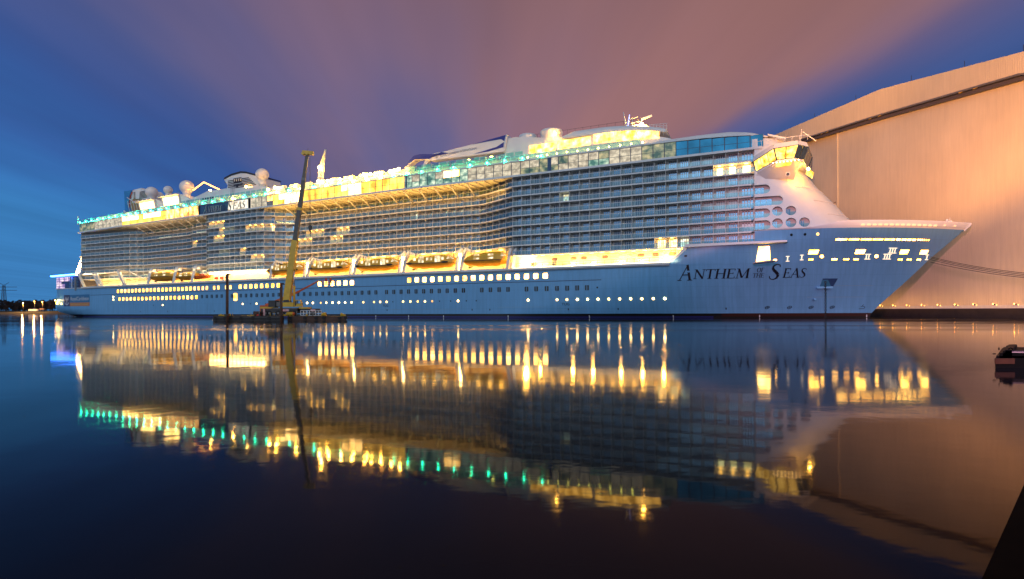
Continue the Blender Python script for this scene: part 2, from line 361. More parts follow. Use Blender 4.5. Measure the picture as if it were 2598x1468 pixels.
# ================================================================== CRUISE SHIP
SO = (-209.6, 274.7, 0); SANG = math.atan2(-.4124, .911)
ship = root('cruise_ship', SO, SANG, 'huge white and pale blue cruise ship lit up along the far side of the basin', 'cruise ship')
STEM = [(-3, 330.5), (0, 330.8), (1.5, 331.4), (4.5, 334.1), (9.2, 338.7), (14.6, 343.5), (22.2, 351.2), (23.5, 352)]
AFT = [(-3, 16), (0, 12), (1.2, 7), (2.6, .5), (5, .0), (14, 1.8), (24, 3)]
def bh(s, z):
    ss = lerp(z, STEM); f = max(0, min(1, z/22.))
    s0 = 232+70*f**.8; p = 1.9+.4*f
    b = 20.5
    if s > s0: b = 20.5*max(0, 1-((min(s, ss)-s0)/(ss-s0))**p)
    if z < 3 and s < 45:
        q = (45-s)/45.; b -= (3-z)/3.*q*q*7
    if s < 8: b -= (8-s)**2*.02
    return max(0, b)
KT = [(0, .93), (22, .937), (52, .956), (103, .975), (200, 1.)]
def wp(p): return (p[0], p[1], p[2]*lerp(p[0], KT) if p[2] > 0 else p[2])
def SB(mb, name, **kw): return mb.build(name, kw.pop('parent', ship), warp=wp, **kw)
# --- hull
def hull():
    mb = MB()
    zs = [-2, 0, 1.2, 1.25, 2.6, 4, 6, 8, 10, 12, 13.9]
    def srow(z, s0, n=120):
        ss = lerp(z, STEM); out = []
        a = 230
        for i in range(31): out.append(s0+(a-s0)*i/30)
        for i in range(1, n-30): out.append(a+(ss-a)*(1-(1-i/(n-31))**1.6))
        return out
    for sg in (-1, 1):
        rows = []
        for z in zs: rows.append([(s, sg*bh(s, z), z) for s in srow(z, lerp(z, AFT))])
        mb.grid(rows, [BOOT, BOOT, HULL, HULL, HULL, HULL, HULL, HULL, HULL, HULL])
        zs2 = [13.9, 14.6, 15.6, 16.6, 17.5, 18.25]
        st = lambda z: 283+5.5*((z-13.9)/4.35)**.75
        rows = []
        for z in zs2:
            ss = lerp(z, STEM); s0 = st(z); rows.append([(s0+(ss-s0)*(1-(1-i/50)**1.5), sg*bh(s0+(ss-s0)*(1-(1-i/50)**1.5), z), z) for i in range(51)])
        mb.grid(rows, HULL)
        zs3 = [18.25, 19.2, 20.2, 21.2, 21.21, 22.4, 22.9]
        rows = []
        for z in zs3:
            ss = lerp(min(z, 23.4), STEM); s0 = 304.06; rows.append([(q_, sg*bh(q_, min(z, 22.2)), (z if z < 21.21 else 21.21+(z-21.21)*lerp(q_, [(315, .05), (323, 1)]))-(.35 if z > 21.2 and i == 50 else 0)) for i in range(51) for q_ in (s0+(ss-s0)*(1-(1-i/50)**1.5),)])
        mb.grid(rows, [HULL, HULL, HULL, HULL, WHITE, WHITE])
    # transom and fore deck
    zz_ = [0, 1.2, 2.6, 5, 14]
    mb.grid([[(lerp(z, AFT), -bh(lerp(z, AFT), z), z), (lerp(z, AFT), bh(lerp(z, AFT), z), z)] for z in zz_], HULL, False)
    fd = [(304+(350.5-304)*i/24) for i in range(25)]
    mb.grid([[(s, -bh(s, 22)+.3, 21.6) for s in fd], [(s, bh(s, 22)-.3, 21.6) for s in fd]], GREYL, False)
    SB(mb, 'hull')
hull()
def hpt(s, z, off=.04): return (s, -bh(s, z)-off, z)
# sheer stripe line, boot line, rim, welded seams
mb = MB()
for s in range(30, 266, 4):
    e = min(s+4, 267)
    mb.poly([hpt(s, 10.32), hpt(e, 10.32), hpt(e, 10.5), hpt(s, 10.5)], NAVY)
SB(mb, 'sheer_line')
mb = MB()
for s in range(14, 294, 4):
    mb.poly([hpt(s, .18), hpt(s+4, .18), hpt(s+4, .34), hpt(s, .34)], mat('waterline_blue', (.04, .05, .4), .4))
SB(mb, 'waterline_stripe')
mb = MB(); mb.grid([[hpt(s, z, .05) for s in [296+i*(lerp(z, STEM)-296.2)/20 for i in range(21)]] for z in (.35, .8, 1.19)], RED)
SB(mb, 'bow_antifouling')
mb = MB()
for s0, s1 in ((24, 108), (108, 205), (205, 284)):
    mb.prism([(s0, 13.55), (s1, 13.55), (s1, 13.9), (s0, 13.9)], -20.95, -20.4, GREYL)
    mb.prism([(s0, 13.9), (s1, 13.9), (s1, 14.55), (s0, 14.55)], -21.05, -20.55, WHITE)
for k in range(20):      # rounded rise of the rim to the bow
    a, b = k/20, (k+1)/20; f = lambda t: (283.3+5.7*t**.75, 14.0+4.4*t)
    (sa, za), (sb, zb) = f(a), f(b); mb.poly([hpt(sa-.7, za+.3, .12), hpt(sa, za, .12), hpt(sb, zb, .12), hpt(sb-.7, zb+.3, .12)], WHITE)
SB(mb, 'rim')
mb = MB(); mb.prism([(288, 18.0), (311, 18.1), (311, 18.5), (288, 18.75)], -21.6, -18, WHITE); SB(mb, 'shelf')
mb = MB(); mb.box((20, -20.5, 13.7), (284, 20.4, 13.9), GREYL); SB(mb, 'promenade_deck')
# faint plate seams and small draught marks on the hull
mb = MB(); SEAM = mat('hull_seam', (.26, .42, .56), .4)
for s in (41, 62, 136, 244, 252.5, 261): mb.poly([hpt(s, 2.2), hpt(s+.1, 2.2), hpt(s+.1, 9.8), hpt(s, 9.8)], SEAM); SB(mb, 'plate_seam'); mb = MB()
for s0, s1, z in ((136, 186, 2.8), (193, 222, 2.6), (235, 250, 3.1), (46, 96, 2.6), (252, 262, 3.0), (253, 262, 2.3), (322, 331, 8.0), (316, 329, 5.2)):
    n = max(2, int((s1-s0)/3)); 
    for q in range(n):
        a = s0+(s1-s0)*q/n; b = s0+(s1-s0)*(q+1)/n; mb.poly([hpt(a, z), hpt(b, z), hpt(b, z+.09), hpt(a, z+.09)], SEAM)
    SB(mb, 'rubbing_line'); mb = MB()
for s in (66, 84, 99, 112, 140, 150, 194.5, 226, 232, 256.3, 270, 297): mb.poly([hpt(s, 2.2), hpt(s+.3, 2.2), hpt(s+.3, 2.7), hpt(s, 2.7)], BLACK); SB(mb, 'tug_mark'); mb = MB()
DM = mat('draught_white', (.8, .8, .8), .5)
for s in (120, 152, 190, 203, 216, 238, 262, 284, 305, 330): mb = MB(); mb.poly([hpt(s, .1, .07), hpt(s+.22, .1, .07), hpt(s+.22, .75, .07), hpt(s, .75, .07)], DM); SB(mb, 'draught_mark')
# --- windows of the hull
def hplate(name, cx, cz, w, h, m, fr=NAVY, r=.28, off=.09, divide=False, slant=0):
    f = MB(); 
    if fr: f.poly([hpt(x, z, off-.04) for x, z in rrect(cx, cz, w+.3, h+.3, r+.1)], fr)
    P = rrect(cx, cz, w, h, r); f.poly([hpt(x+slant*(z-cz), z, off) for x, z in P], m)
    if divide: f.poly([hpt(cx-.07, cz-h/2, off+.04), hpt(cx+.07, cz-h/2, off+.04), hpt(cx+.07, cz+h/2, off+.04), hpt(cx-.07, cz+h/2, off+.04)], HULL)
    return SB(f, name)
WF = mat('window_rim', (.5, .4, .3), .5)
for i in range(20): hplate('upper_window', 50.8+(96-50.8)*i/18 if i < 19 else 98.4, 11.75, 1.35, 1.5, HWIN, WF)
for s in (100.8, 103.2, 105.6, 108, 112.2, 114.6, 119, 121.3): hplate('upper_window', s, 11.75, 1.2, 1.5, AMBER, WF)
for i in range(8): hplate('upper_window', 126.6+i*2.82, 11.8, 1.4, 1.55, HWIN, WF)
for i in range(6): hplate('upper_window', 166+i*2.84, 11.8, 1.5, 1.6, HWINW, WF)
for i in range(17): hplate('upper_window', 203.4+i*2.9, 12.0, 1.4, 1.5, HWIN if i in (0, 5, 7) else HWINW, WF)
for i in range(20): hplate('main_window', 51.9+i*2.63, 8.15, 1.3, 1.4, HWIN, WF)
hplate('shell_door_window', 124, 7.9, 1.9, 2.9, HWIN, WF, .4)
dws = [105.1+i*2.83 for i in range(7)]+[126.8+i*2.82 for i in range(9)]+[153+i*2.86 for i in range(14)]+[194.5+i*2.87 for i in range(11)]+[229.5+i*2.88 for i in range(4)]+[244+i*3.0 for i in range(2)]+[250.2, 253.3, 256.3, 259.2, 262]
for s in dws: hplate('cabin_window', s, 8.35, 1.15, 1.4, DWIN, None, .2, divide=True)
hplate('porthole', 264.9, 8.35, .5, .5, DWIN, None, .24)
pl = [(75, 0), (81, 1), (127.9, 1), (132, 0), (135.2, 1), (140, 0), (160.1, 1), (162.8, 1), (166.4, 2), (168.9, 1), (171.7, 1), (174.5, 1), (177.2, 1), (180, 1), (185, 1), (189.4, 1), (191.9, 1), (194.5, 1), (197, 0), (201, 1), (203.8, 1), (206.6, 1), (209.3, 1), (212, 2), (214.7, 0), (218.7, 0), (221.3, 1), (224.2, 0), (227.6, 0), (244.5, 1), (253.3, 1), (256.2, 1)]+[(259.2+2.9*i, 1) for i in range(9)]
for s, k in pl: hplate('porthole', s, 5.15, .62 if k else .4, .62 if k else .4, (DWIN, HPORT, AMBER)[k], None, .3 if k else .19)
# bow openings (mooring deck lit inside)
OP = lit('lit_mooring_deck', (1, .44, .05), (1, .54, .10), 14, 28, .5)
def opening(P, m=OP, name='mooring_opening'):
    f = MB(); cx = sum(p[0] for p in P)/len(P); cz = sum(p[1] for p in P)/len(P)
    f.poly([hpt(cx+(x-cx)*1.0+(.12 if x > cx else -.12), z+(.12 if z > cz else -.12), .05) for x, z in P], BOATD)
    f.poly([hpt(x, z, .09) for x, z in P], m); return SB(f, name)
for a, b in ((321.5, 323.9), (324.3, 326.5), (326.9, 329.2), (329.5, 331.7), (332.1, 334.3), (334.7, 335.6), (335.9, 336.9), (337.2, 338), (338.3, 339.1)): opening([(a, 18.5), (b, 18.5), (b+.08, 18.85), (a+.08, 18.85)])
for i in range(6): a = 339.5+i*.48; opening([(a, 18.55), (a+.3, 18.55), (a+.36, 18.85), (a+.06, 18.85)])
for a, b in ((315.8, 317.9), (326.0, 328.1), (336.0, 337.9), (340.7, 342.5)): opening([(a, 15.5), (b-.1, 15.5), (b+.2, 16.45), (a+.2, 16.45)])
opening([(304.3, 13.9), (307.5, 14.3), (307.3, 17.5), (304.9, 17.5)], WARMW, 'shell_door')
mb = MB(); mb.hexa([(303.6, -24.0, 13.1), (308.3, -24.0, 13.5), (308.3, -20, 13.5), (303.6, -20, 13.1), (303.6, -24, 13.35), (308.3, -24, 13.75), (308.3, -20, 13.75), (303.6, -20, 13.35)], GREYL); SB(mb, 'shell_platform')
for s, w in ((308.5, .7), (316.4, 1), (321.6, 1.2), (324.2, 1.2), (326.4, 1.1), (336.1, .4), (336.7, .4), (338.2, .45), (338.8, .4), (340.5, .4), (341.0, .4)): opening([(s-w/2, 14.12), (s+w/2, 14.12), (s+w/2+.05, 14.42), (s-w/2+.05, 14.42)], name='fairlead')
for s in (318.8, 330.9): opening([(x, z) for x, z in rrect(s, 14.95, .8, .7, .34)], name='fairlead')
def ishape(s, z, n, h=1.1, w=.55):
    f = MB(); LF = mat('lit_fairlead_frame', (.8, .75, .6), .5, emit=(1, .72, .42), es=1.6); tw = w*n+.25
    for zz2 in (z-h/2, z+h/2): f.poly([hpt(s-tw/2, zz2-.07, .1), hpt(s+tw/2, zz2-.07, .1), hpt(s+tw/2+.05, zz2+.07, .1), hpt(s-tw/2+.05, zz2+.07, .1)], LF)
    for k in range(n):
        c = s+(k-(n-1)/2)*w; f.poly([hpt(c-.12, z-h/2, .1), hpt(c+.1, z-h/2, .1), hpt(c+.16, z+h/2, .1), hpt(c-.06, z+h/2, .1)], LF)
    SB(f, 'roller_fairlead')
for a in ((311.3, 14.5, 1), (314.4, 14.75, 1), (328.9, 14.85, 2), (333.3, 14.88, 3), (334.3, 16.25, 3), (342.6, 14.85, 1)): ishape(*a)
for i in range(11): a = 326.9+i*1.5; 
mb = MB(); SL = mat('lit_bulwark_slot', (.8, .6, .4), .5, emit=(1, .58, .28), es=1.1)
for i in range(14):
    a = 326.6+i*1.22; mb.poly([hpt(a, 21.62, .06), hpt(a+.75, 21.62, .06), hpt(a+.85, 21.98, .06), hpt(a+.1, 21.98, .06)], SL)
for a in (344.8, 347.3): mb.poly([hpt(a, 21.8, .06), hpt(a+.5, 21.8, .06), hpt(a+.55, 22.05, .06), hpt(a+.05, 22.05, .06)], SL)
SB(mb, 'bulwark_slots')
for s, m in ((312, DWIN), (314.9, DWIN), (317.6, AMBER)): hplate('round_port', s, 19.95, .62, .62, m, None, .3)
hplate('round_port', 288, 15.9, .75, .45, DWIN, None, .2)
# anchor pocket, anchor, chain
mb = MB()
mb.poly([hpt(319.4, 9.8, .05), hpt(322.8, 9.8, .05), hpt(321.7, 7.5, .05), hpt(318.7, 7.5, .05)][::-1], NAVY2)
mb.poly([hpt(319.2, 9.4, .08), hpt(320.6, 9.5, .08), hpt(321.5, 7.6, .08), hpt(318.9, 7.6, .08)][::-1], mat('pocket_blue', (.05, .2, .32), .3))
mb.beam(hpt(318.0, 7.6, .4), hpt(321.6, 7.6, .4), .7, .5, HULL)
SB(mb, 'anchor_pocket')
mb = MB(); x0, y0, _ = hpt(319.9, 9.1, .9); n = 22
for i in range(n):
    z1 = 9.1-i*.43; z2 = z1-.5
    yy0 = y0-.1
    if i % 2:
        mb.tube((x0, yy0, z1), (x0, yy0, z2), .10, BLACK, n=6)
    else:
        for sgn in (-1, 1): mb.tube((x0+sgn*.17, yy0, z1-.05), (x0+sgn*.17, yy0, z2+.05), .07, BLACK, n=6)
        mb.tube((x0-.17, yy0, z1-.05), (x0+.17, yy0, z1-.05), .07, BLACK, n=6); mb.tube((x0-.17, yy0, z2+.05), (x0+.17, yy0, z2+.05), .07, BLACK, n=6)
SB(mb, 'anchor_chain')
mb = MB(); p = hpt(317.6, 4.7, 0); mb.tube(p, (p[0]+.3, p[1]-.9, p[2]), .28, HULL); SB(mb, 'sponson_pad')
mb = MB()
for s in (306.9, 312.1, 317.1, 322.0):
    P = [(s+.55*cos(t)+.2*sin(t), 2.68+.4*sin(t)) for t in [2*pi*k/14 for k in range(14)]]; Q = [(s+.38*cos(t)+.15*sin(t), 2.68+.28*sin(t)) for t in [2*pi*k/14 for k in range(14)]]
    for k in range(14):
        j = (k+1) % 14; mb.poly([hpt(*P[k]), hpt(*P[j]), hpt(*Q[j]), hpt(*Q[k])], BLACK)
    mb.poly([hpt(s-.35, 2.63), hpt(s+.35, 2.63), hpt(s+.35, 2.73), hpt(s-.35, 2.73)], BLACK); mb.poly([hpt(s-.05, 2.4), hpt(s+.05, 2.4), hpt(s+.12, 2.95), hpt(s+.02, 2.95)], BLACK)
    SB(mb, 'thruster_mark'); mb = MB()
for a, b in (((328.2, 2.25), (329.4, 2.3)), ((329.4, 2.3), (329.6, 2.7)), ((329.6, 2.7), (329.1, 2.95)), ((329.1, 2.95), (328.6, 2.75)), ((328.9, 2.8), (329.2, 3.35))):
    mb.poly([hpt(a[0], a[1]-.06), hpt(b[0], b[1]-.06), hpt(b[0], b[1]+.06), hpt(a[0], a[1]+.06)], BLACK); mb.poly([hpt(a[0]-.06, a[1]), hpt(a[0]+.06, a[1]), hpt(b[0]+.06, b[1]), hpt(b[0]-.06, b[1])], BLACK)
SB(mb, 'bulb_mark')
# --- serif lettering of the ship's name
def arcpath(c, rx, ry, a0, a1, n=10): return [(c[0]+rx*cos(radians(a0+(a1-a0)*i/n)), c[1]+ry*sin(radians(a0+(a1-a0)*i/n))) for i in range(n+1)]
def stroke(P, Wd):
    out = []
    for i in range(len(P)-1):
        (x0, y0), (x1, y1) = P[i], P[i+1]; w0 = Wd[i] if isinstance(Wd, list) else Wd; w1 = Wd[i+1] if isinstance(Wd, list) else Wd
        d = hypot(x1-x0, y1-y0) or 1; nx, ny = -(y1-y0)/d, (x1-x0)/d
        out.append([(x0-nx*w0/2, y0-ny*w0/2), (x1-nx*w1/2, y1-ny*w1/2), (x1+nx*w1/2, y1+ny*w1/2), (x0+nx*w0/2, y0+ny*w0/2)])
    return out
def ser(x, y, w=.26): return stroke([(x-w/2, y), (x+w/2, y)], .045)
TH, TN = .14, .055
GL = {
 'A': (.82, lambda: stroke([(.1, .02), (.45, 1)], TN)+stroke([(.42, 1), (.74, .02)], TH)+stroke([(.24, .36), (.6, .36)], TN)+ser(.1, .02)+ser(.74, .02, .3)),
 'N': (.86, lambda: stroke([(.14, .02), (.14, .98)], TN)+stroke([(.14, .98), (.72, .02)], TH)+stroke([(.72, .02), (.72, .98)], TN)+ser(.14, .02)+ser(.1, .98, .2)+ser(.72, .98)),
 'T': (.74, lambda: stroke([(.04, .97), (.7, .97)], TN)+stroke([(.37, .97), (.37, .02)], TH)+ser(.37, .02, .32)+stroke([(.04, .97), (.04, .8)], TN)+stroke([(.7, .97), (.7, .8)], TN)),
 'H': (.86, lambda: stroke([(.16, .02), (.16, .98)], TH)+stroke([(.7, .02), (.7, .98)], TH)+stroke([(.16, .52), (.7, .52)], TN)+ser(.16, .02, .3)+ser(.16, .98, .3)+ser(.7, .02, .3)+ser(.7, .98, .3)),
 'E': (.68, lambda: stroke([(.16, .02), (.16, .98)], TH)+stroke([(.04, .97), (.58, .97)], TN)+stroke([(.04, .03), (.62, .03)], TN)+stroke([(.16, .52), (.48, .52)], TN)+stroke([(.58, .97), (.58, .82)], TN)+stroke([(.62, .03), (.62, .2)], TN)+stroke([(.48, .44), (.48, .6)], TN)),
 'M': (1.05, lambda: stroke([(.14, .02), (.18, .98)], TN)+stroke([(.18, .98), (.5, .05)], TH)+stroke([(.5, .05), (.84, .98)], TN)+stroke([(.86, .98), (.88, .02)], TH)+ser(.14, .02)+ser(.88, .02, .32)+ser(.14, .98, .2)+ser(.9, .98, .2)),
 'F': (.64, lambda: stroke([(.16, .02), (.16, .98)], TH)+stroke([(.04, .97), (.58, .97)], TN)+stroke([(.16, .52), (.48, .52)], TN)+ser(.16, .02, .32)+stroke([(.58, .97), (.58, .82)], TN)),
 'O': (.9, lambda: stroke(arcpath((.44, .5), .36, .47, 0, 360, 20), [TN+.09*abs(cos(radians(18*i)))**1.5 for i in range(21)])),
 'S': (.62, lambda: stroke([(.5, .8), (.48, .93), (.32, .98), (.17, .9), (.13, .76), (.2, .62), (.36, .48), (.48, .33), (.48, .15), (.34, .03), (.18, .03), (.08, .12), (.06, .24)], [.04, .05, .06, .09, .12, .15, .16, .15, .12, .07, .05, .05, .04])),
}
def word(txt, x, z, h, sx=1.0, shear=.22):
    """returns polygons in the (s,z) plane, and the end position"""
    out = []
    for c in txt:
        w, fn = GL[c]
        for P in fn(): out.append([(x+h*sx*px+shear*h*py, z+h*py) for px, py in P])
        x += w*h*sx
    return out, x
def name_on(fn, name, parts, parent=ship, m=BLACK, warp=wp):
    mb = MB()
    for (txt, x, z, h, sx) in parts:
        for P in word(txt, x, z, h, sx)[0]: mb.poly([fn(*q) for q in P], m)
    return mb.build(name, parent, warp=warp)
name_on(lambda s, z: hpt(s, z, .1), 'bow_name', [('A', 285.9, 9.7, 3.9, 1.0), ('NTHEM', 289.6, 10.05, 2.35, 1.33), ('OF', 304.4, 11.45, 1.05, 1.0), ('THE', 303.4, 10.15, 1.05, 1.1), ('S', 306.9, 9.6, 3.75, 1.15), ('EAS', 310.2, 10.05, 2.25, 1.1)])
# --- stern badge
def textmesh(txt, size):
    cu = bpy.data.curves.new('t', 'FONT'); cu.body = txt; cu.size = size; ob = bpy.data.objects.new('t', cu); COL.objects.link(ob)
    bpy.context.view_layer.update(); dg = bpy.context.evaluated_depsgraph_get(); me = bpy.data.meshes.new_from_object(ob.evaluated_get(dg))
    V = [tuple(v.co) for v in me.vertices]; F = [tuple(p.vertices) for p in me.polygons]
    bpy.data.objects.remove(ob, do_unlink=True); bpy.data.curves.remove(cu); bpy.data.meshes.remove(me); return V, F
def text_on(mb, txt, size, m, fn, sx=1.0, fit=None):
    V, F = textmesh(txt, size)
    if not V: return
    if fit: sx = fit/max(v[0] for v in V)
    i = len(mb.v); mb.v += [fn(v[0]*sx, v[1]) for v in V]; k = mb.mi(m)
    for f in F: mb.f.append(tuple(i+q for q in f)); mb.m.append(k); mb.sm.append(False)
bd = MB(); BB = mat('badge_blue', (.03, .17, .34), .4); BO = mat('badge_orange', (.55, .22, .06), .4); BN = mat('badge_navy', (.03, .035, .10), .4); BW = mat('badge_white', (.75, .75, .75), .4)
def hq(a, b, z0, z1, m, off): bd.poly([hpt(a, z0, off), hpt(b, z0, off), hpt(b, z1, off), hpt(a, z1, off)], m)
hq(9.3, 14, 5.3, 10.9, BN, .06); hq(14, 29.6, 7.05, 10.9, BB, .06); hq(14, 29.6, 5.3, 7.05, BO, .06)
def hst(P, w):
    for Q in stroke(P, w): bd.poly([hpt(x, z, .1) for x, z in Q], BW)
hst([(11.7, 10.0), (11.7, 9.0)], .35); hst([(10.5, 10.0), (10.5, 9.2), (11.1, 8.95), (12.3, 8.95), (12.9, 9.2), (12.9, 10.0)], .3); hst([(10.2, 8.5), (13.2, 8.5)], .25)
hst([(11.7, 8.5), (11.7, 6.0)], .4); hst([(10.2, 7.2), (10.5, 6.5), (11.7, 5.9), (12.9, 6.5), (13.2, 7.2)], .32)
text_on(bd, 'RoyalCaribbean', 2.6, BW, lambda x, y: hpt(14.6+x, 8.1+y, .1), fit=14.4)
text_on(bd, 'INTERNATIONAL', 1.0, mat('badge_text', (.72, .42, .16), .4), lambda x, y: hpt(15+x, 5.8+y, .1), fit=13.8)
SB(bd, 'company_badge')
tm = MB()
for s, z in ((192.9, 3.6), (254.6, 3.55)): text_on(tm, 'TUG', 1.0, BLACK, lambda x, y, s=s, z=z: hpt(s+x, z+y, .06), fit=2.3)
SB(tm, 'tug_lettering')

# --- balcony decks
L = [18.35+2.88*k for k in range(9)]
EDGE = [(20, -20.2), (24, -19.8), (50, -16.4), (56, -13.5), (88, -13.5), (92, -15.2), (103, -15.2), (107, -20.5), (137, -20.5), (145.5, -13.5), (226, -13.5), (239.8, -20.5), (306, -20.5)]
def ed(s): return lerp(s, EDGE)
BAY = 2.9; NB = 97
def bs(i): return 22+BAY*i
for k in range(8):
    mb = MB(); segs = [i for i in range(NB) if not (k == 0 and 138 < bs(i) < 238)]
    for i in segs:
        a, b = bs(i), bs(i+1); ya, yb = ed(a), ed(b)
        if b > 305.4: b = 305.4; yb = -20.5
        z = L[k]
        mb.hexa([(a, ya, z-.34), (b, yb, z-.34), (b, -8.5, z-.34), (a, -8.5, z-.34), (a, ya, z), (b, yb, z), (b, -8.5, z), (a, -8.5, z)], WHITE)
    # after terraces, swept round the stern
    st = 21.5-(7-k)*1.15
    P = [(22.5, -20.1), (st+1.5, -19.6), (st, -17), (st-.6, -10), (st-.8, 0), (st-.8, 19)]
    if k > 0:
        for (a, ya), (b, yb) in zip(P, P[1:]): mb.hexa([(a, ya, L[k]-.34), (22.4, ya, L[k]-.34), (22.4, yb, L[k]-.34), (b, yb, L[k]-.34), (a, ya, L[k]), (22.4, ya, L[k]), (22.4, yb, L[k]), (b, yb, L[k])], WHITE)
    SB(mb, 'balcony_deck')
LITB = {}
def litb(k, a, b, kind=1):
    for i in range(NB):
        if a <= bs(i)+BAY/2 <= b: LITB[(k, i)] = kind
litb(6, 110, 119); litb(5, 114, 118); litb(5, 129, 137); litb(5, 119, 124, 2); litb(4, 113, 119); litb(2, 125, 129); litb(1, 131, 137); litb(2, 115, 121, 2); litb(0, 109, 112, 2)
litb(5, 138, 142); litb(4, 152, 160); litb(4, 166, 172); litb(3, 147, 156); litb(3, 163, 171); litb(4, 93, 95.5); litb(5, 199, 202, 2); litb(5, 253, 256, 2); litb(0, 281.5, 284.5); litb(0, 285, 287.5, 2); litb(5, 22, 25, 2)
WBAY = [i for i in range(NB) if bs(i) > 293]
for i in WBAY: LITB[(6, i)] = 3
HCAB = lit('lit_deck_window', (1, .6, .12), (1, .75, .3), 8, 16, .5)
def balcony(mb, k, i):
    a, b = bs(i), bs(i+1); b = 304.05 if i == NB-1 else b; ya, yb = ed(a), ed(b); z = L[k]; zt = L[k+1]-.34; rnd = random.random
    dd = 2.1
    def P(u, d, zz, o=0): return (a+(b-a)*u, ya+(yb-ya)*u+d+o, zz)
    kind = LITB.get((k, i), 0)
    # inner wall
    mb.poly([P(0, dd, z), P(1, dd, z), P(1, dd, zt), P(0, dd, zt)], WHITE2)
    wide = bs(i) > 238
    u0, u1, n = (.2, .92, 4) if wide else (.34, .9, 3)
    gm = {0: WGLASS if rnd() < .62 else (WGLASS2 if rnd() < .5 else WGLASS3), 1: CABIN, 2: CABIN2, 3: HCAB}[kind]
    if kind == 3: u0, u1, n = .28, .74, 2
    mb.poly([P(u0, dd-.03, z+.08), P(u1, dd-.03, z+.08), P(u1, dd-.03, z+2.12), P(u0, dd-.03, z+2.12)], gm)
    for q in range(n+1):
        u = u0+(u1-u0)*q/n; w = .028
        if kind != 3: mb.poly([P(u-w, dd-.07, z+.08), P(u+w, dd-.07, z+.08), P(u+w, dd-.07, z+2.12), P(u-w, dd-.07, z+2.12)], WHITE2)
    if kind == 0:      # dark clerestory lights above the door
        for q in range(n):
            u = u0+(u1-u0)*(q+.2)/n; v = u0+(u1-u0)*(q+.8)/n
            mb.poly([P(u, dd-.05, z+2.18), P(v, dd-.05, z+2.18), P(v, dd-.05, z+2.38), P(u, dd-.05, z+2.38)], NAVY)
    if kind in (1, 3):
        mb.box((P(.4, 0, 0)[0], P(.5, .9, 0)[1], zt-.1), (P(.6, 0, 0)[0], P(.5, 1.2 if kind == 1 else 1.6, 0)[1], zt-.04), LAMPY)
    # partition
    if kind != 3 or i == WBAY[0]: mb.hexa([P(0, .12, z), P(.03, .12, z), P(.03, dd, z), P(0, dd, z), P(0, .12, zt), P(.03, .12, zt), P(.03, dd, zt), P(0, dd, zt)], WHITE2)
    # rail
    mb.poly([P(.03, .06, z+.06), P(.97, .06, z+.06), P(.97, .06, z+1.08), P(.03, .06, z+1.08)], RAILG)
    mb.hexa([P(0, 0, z+1.08), P(1, 0, z+1.08), P(1, .12, z+1.08), P(0, .12, z+1.08), P(0, 0, z+1.18), P(1, 0, z+1.18), P(1, .12, z+1.18), P(0, .12, z+1.18)], WHITE)
    mb.hexa([P(-.015, 0, z), P(.015, 0, z), P(.015, .1, z), P(-.015, .1, z), P(-.015, 0, z+1.1), P(.015, 0, z+1.1), P(.015, .1, z+1.1), P(-.015, .1, z+1.1)], WHITE)
    if rnd() < .12 and kind == 0:      # a chair or table left on the balcony
        u = .3+.4*rnd(); x, y, _ = P(u, 1.0, z); mb.box((x-.3, y-.3, z+.38), (x+.3, y+.3, z+.46), GREYL); mb.box((x+.24, y-.3, z+.46), (x+.3, y+.3, z+.95), GREYL)
cells = [(k, i) for i in range(NB-1, -1, -1) for k in range(8) if not (k == 0 and 138 < bs(i) < 238)]
near = cells[:100]; rest = MB()
for k, i in near:
    mb = MB(); balcony(mb, k, i); SB(mb, 'balcony')
for k, i in cells[100:]: balcony(rest, k, i)
SB(rest, 'balcony', kind='stuff')
# side walls at the steps of the facade, and the inner core
mb = MB(); mb.box((23.5, -8.6, 13.9), (304, 20.3, 41.2), WHITE2); mb.box((16, -8, 13.9), (23.5, 19, 21), WHITE2)
SB(mb, 'superstructure_core')
# --- promenade walls
mb = MB()
pw = [(22, -12.5), (50, -11.8), (56, -11), (106, -11), (107.5, -17.4), (138, -17.4), (144, -10.5), (232, -10.5), (238, -17.3), (289, -17.3)]
for (a, ya), (b, yb) in zip(pw, pw[1:]):
    zt = L[0]-.34 if (a < 140 or a > 237) else L[1]-.34
    mb.poly([(a, ya, 13.9), (b, yb, 13.9), (b, yb, L[1]-.3 if 140 < a < 238 or 140 < b < 238 else zt), (a, ya, L[1]-.3 if 140 < a < 238 else zt)], WHITE2)
SB(mb, 'promenade_wall')
mb = MB(); mb.box((24, -12.4, 20.7), (44, -11, 21.4), WHITE2); mb.hexa([(21, -20.3, 20.4), (40, -20.3, 20.4), (40, -13, 21.0), (21, -13, 21.0), (21, -20.3, 20.7), (40, -20.3, 20.7), (40, -13, 21.3), (21, -13, 21.3)], WHITE); SB(mb, 'stern_canopy')
for s in (251.5, 257.2, 260.2, 266.2, 276.1, 280, 284.3):
    mb = MB(); mb.poly([(x, -17.34, z) for x, z in rrect(s, 16.9, 1.8, .9, .42)], NAVY); mb.poly([(x, -17.38, z) for x, z in rrect(s, 16.9, 1.5, .62, .3)], mat('dusky_oval_glass', (.35, .2, .16), .2, .5)); SB(mb, 'oval_window')
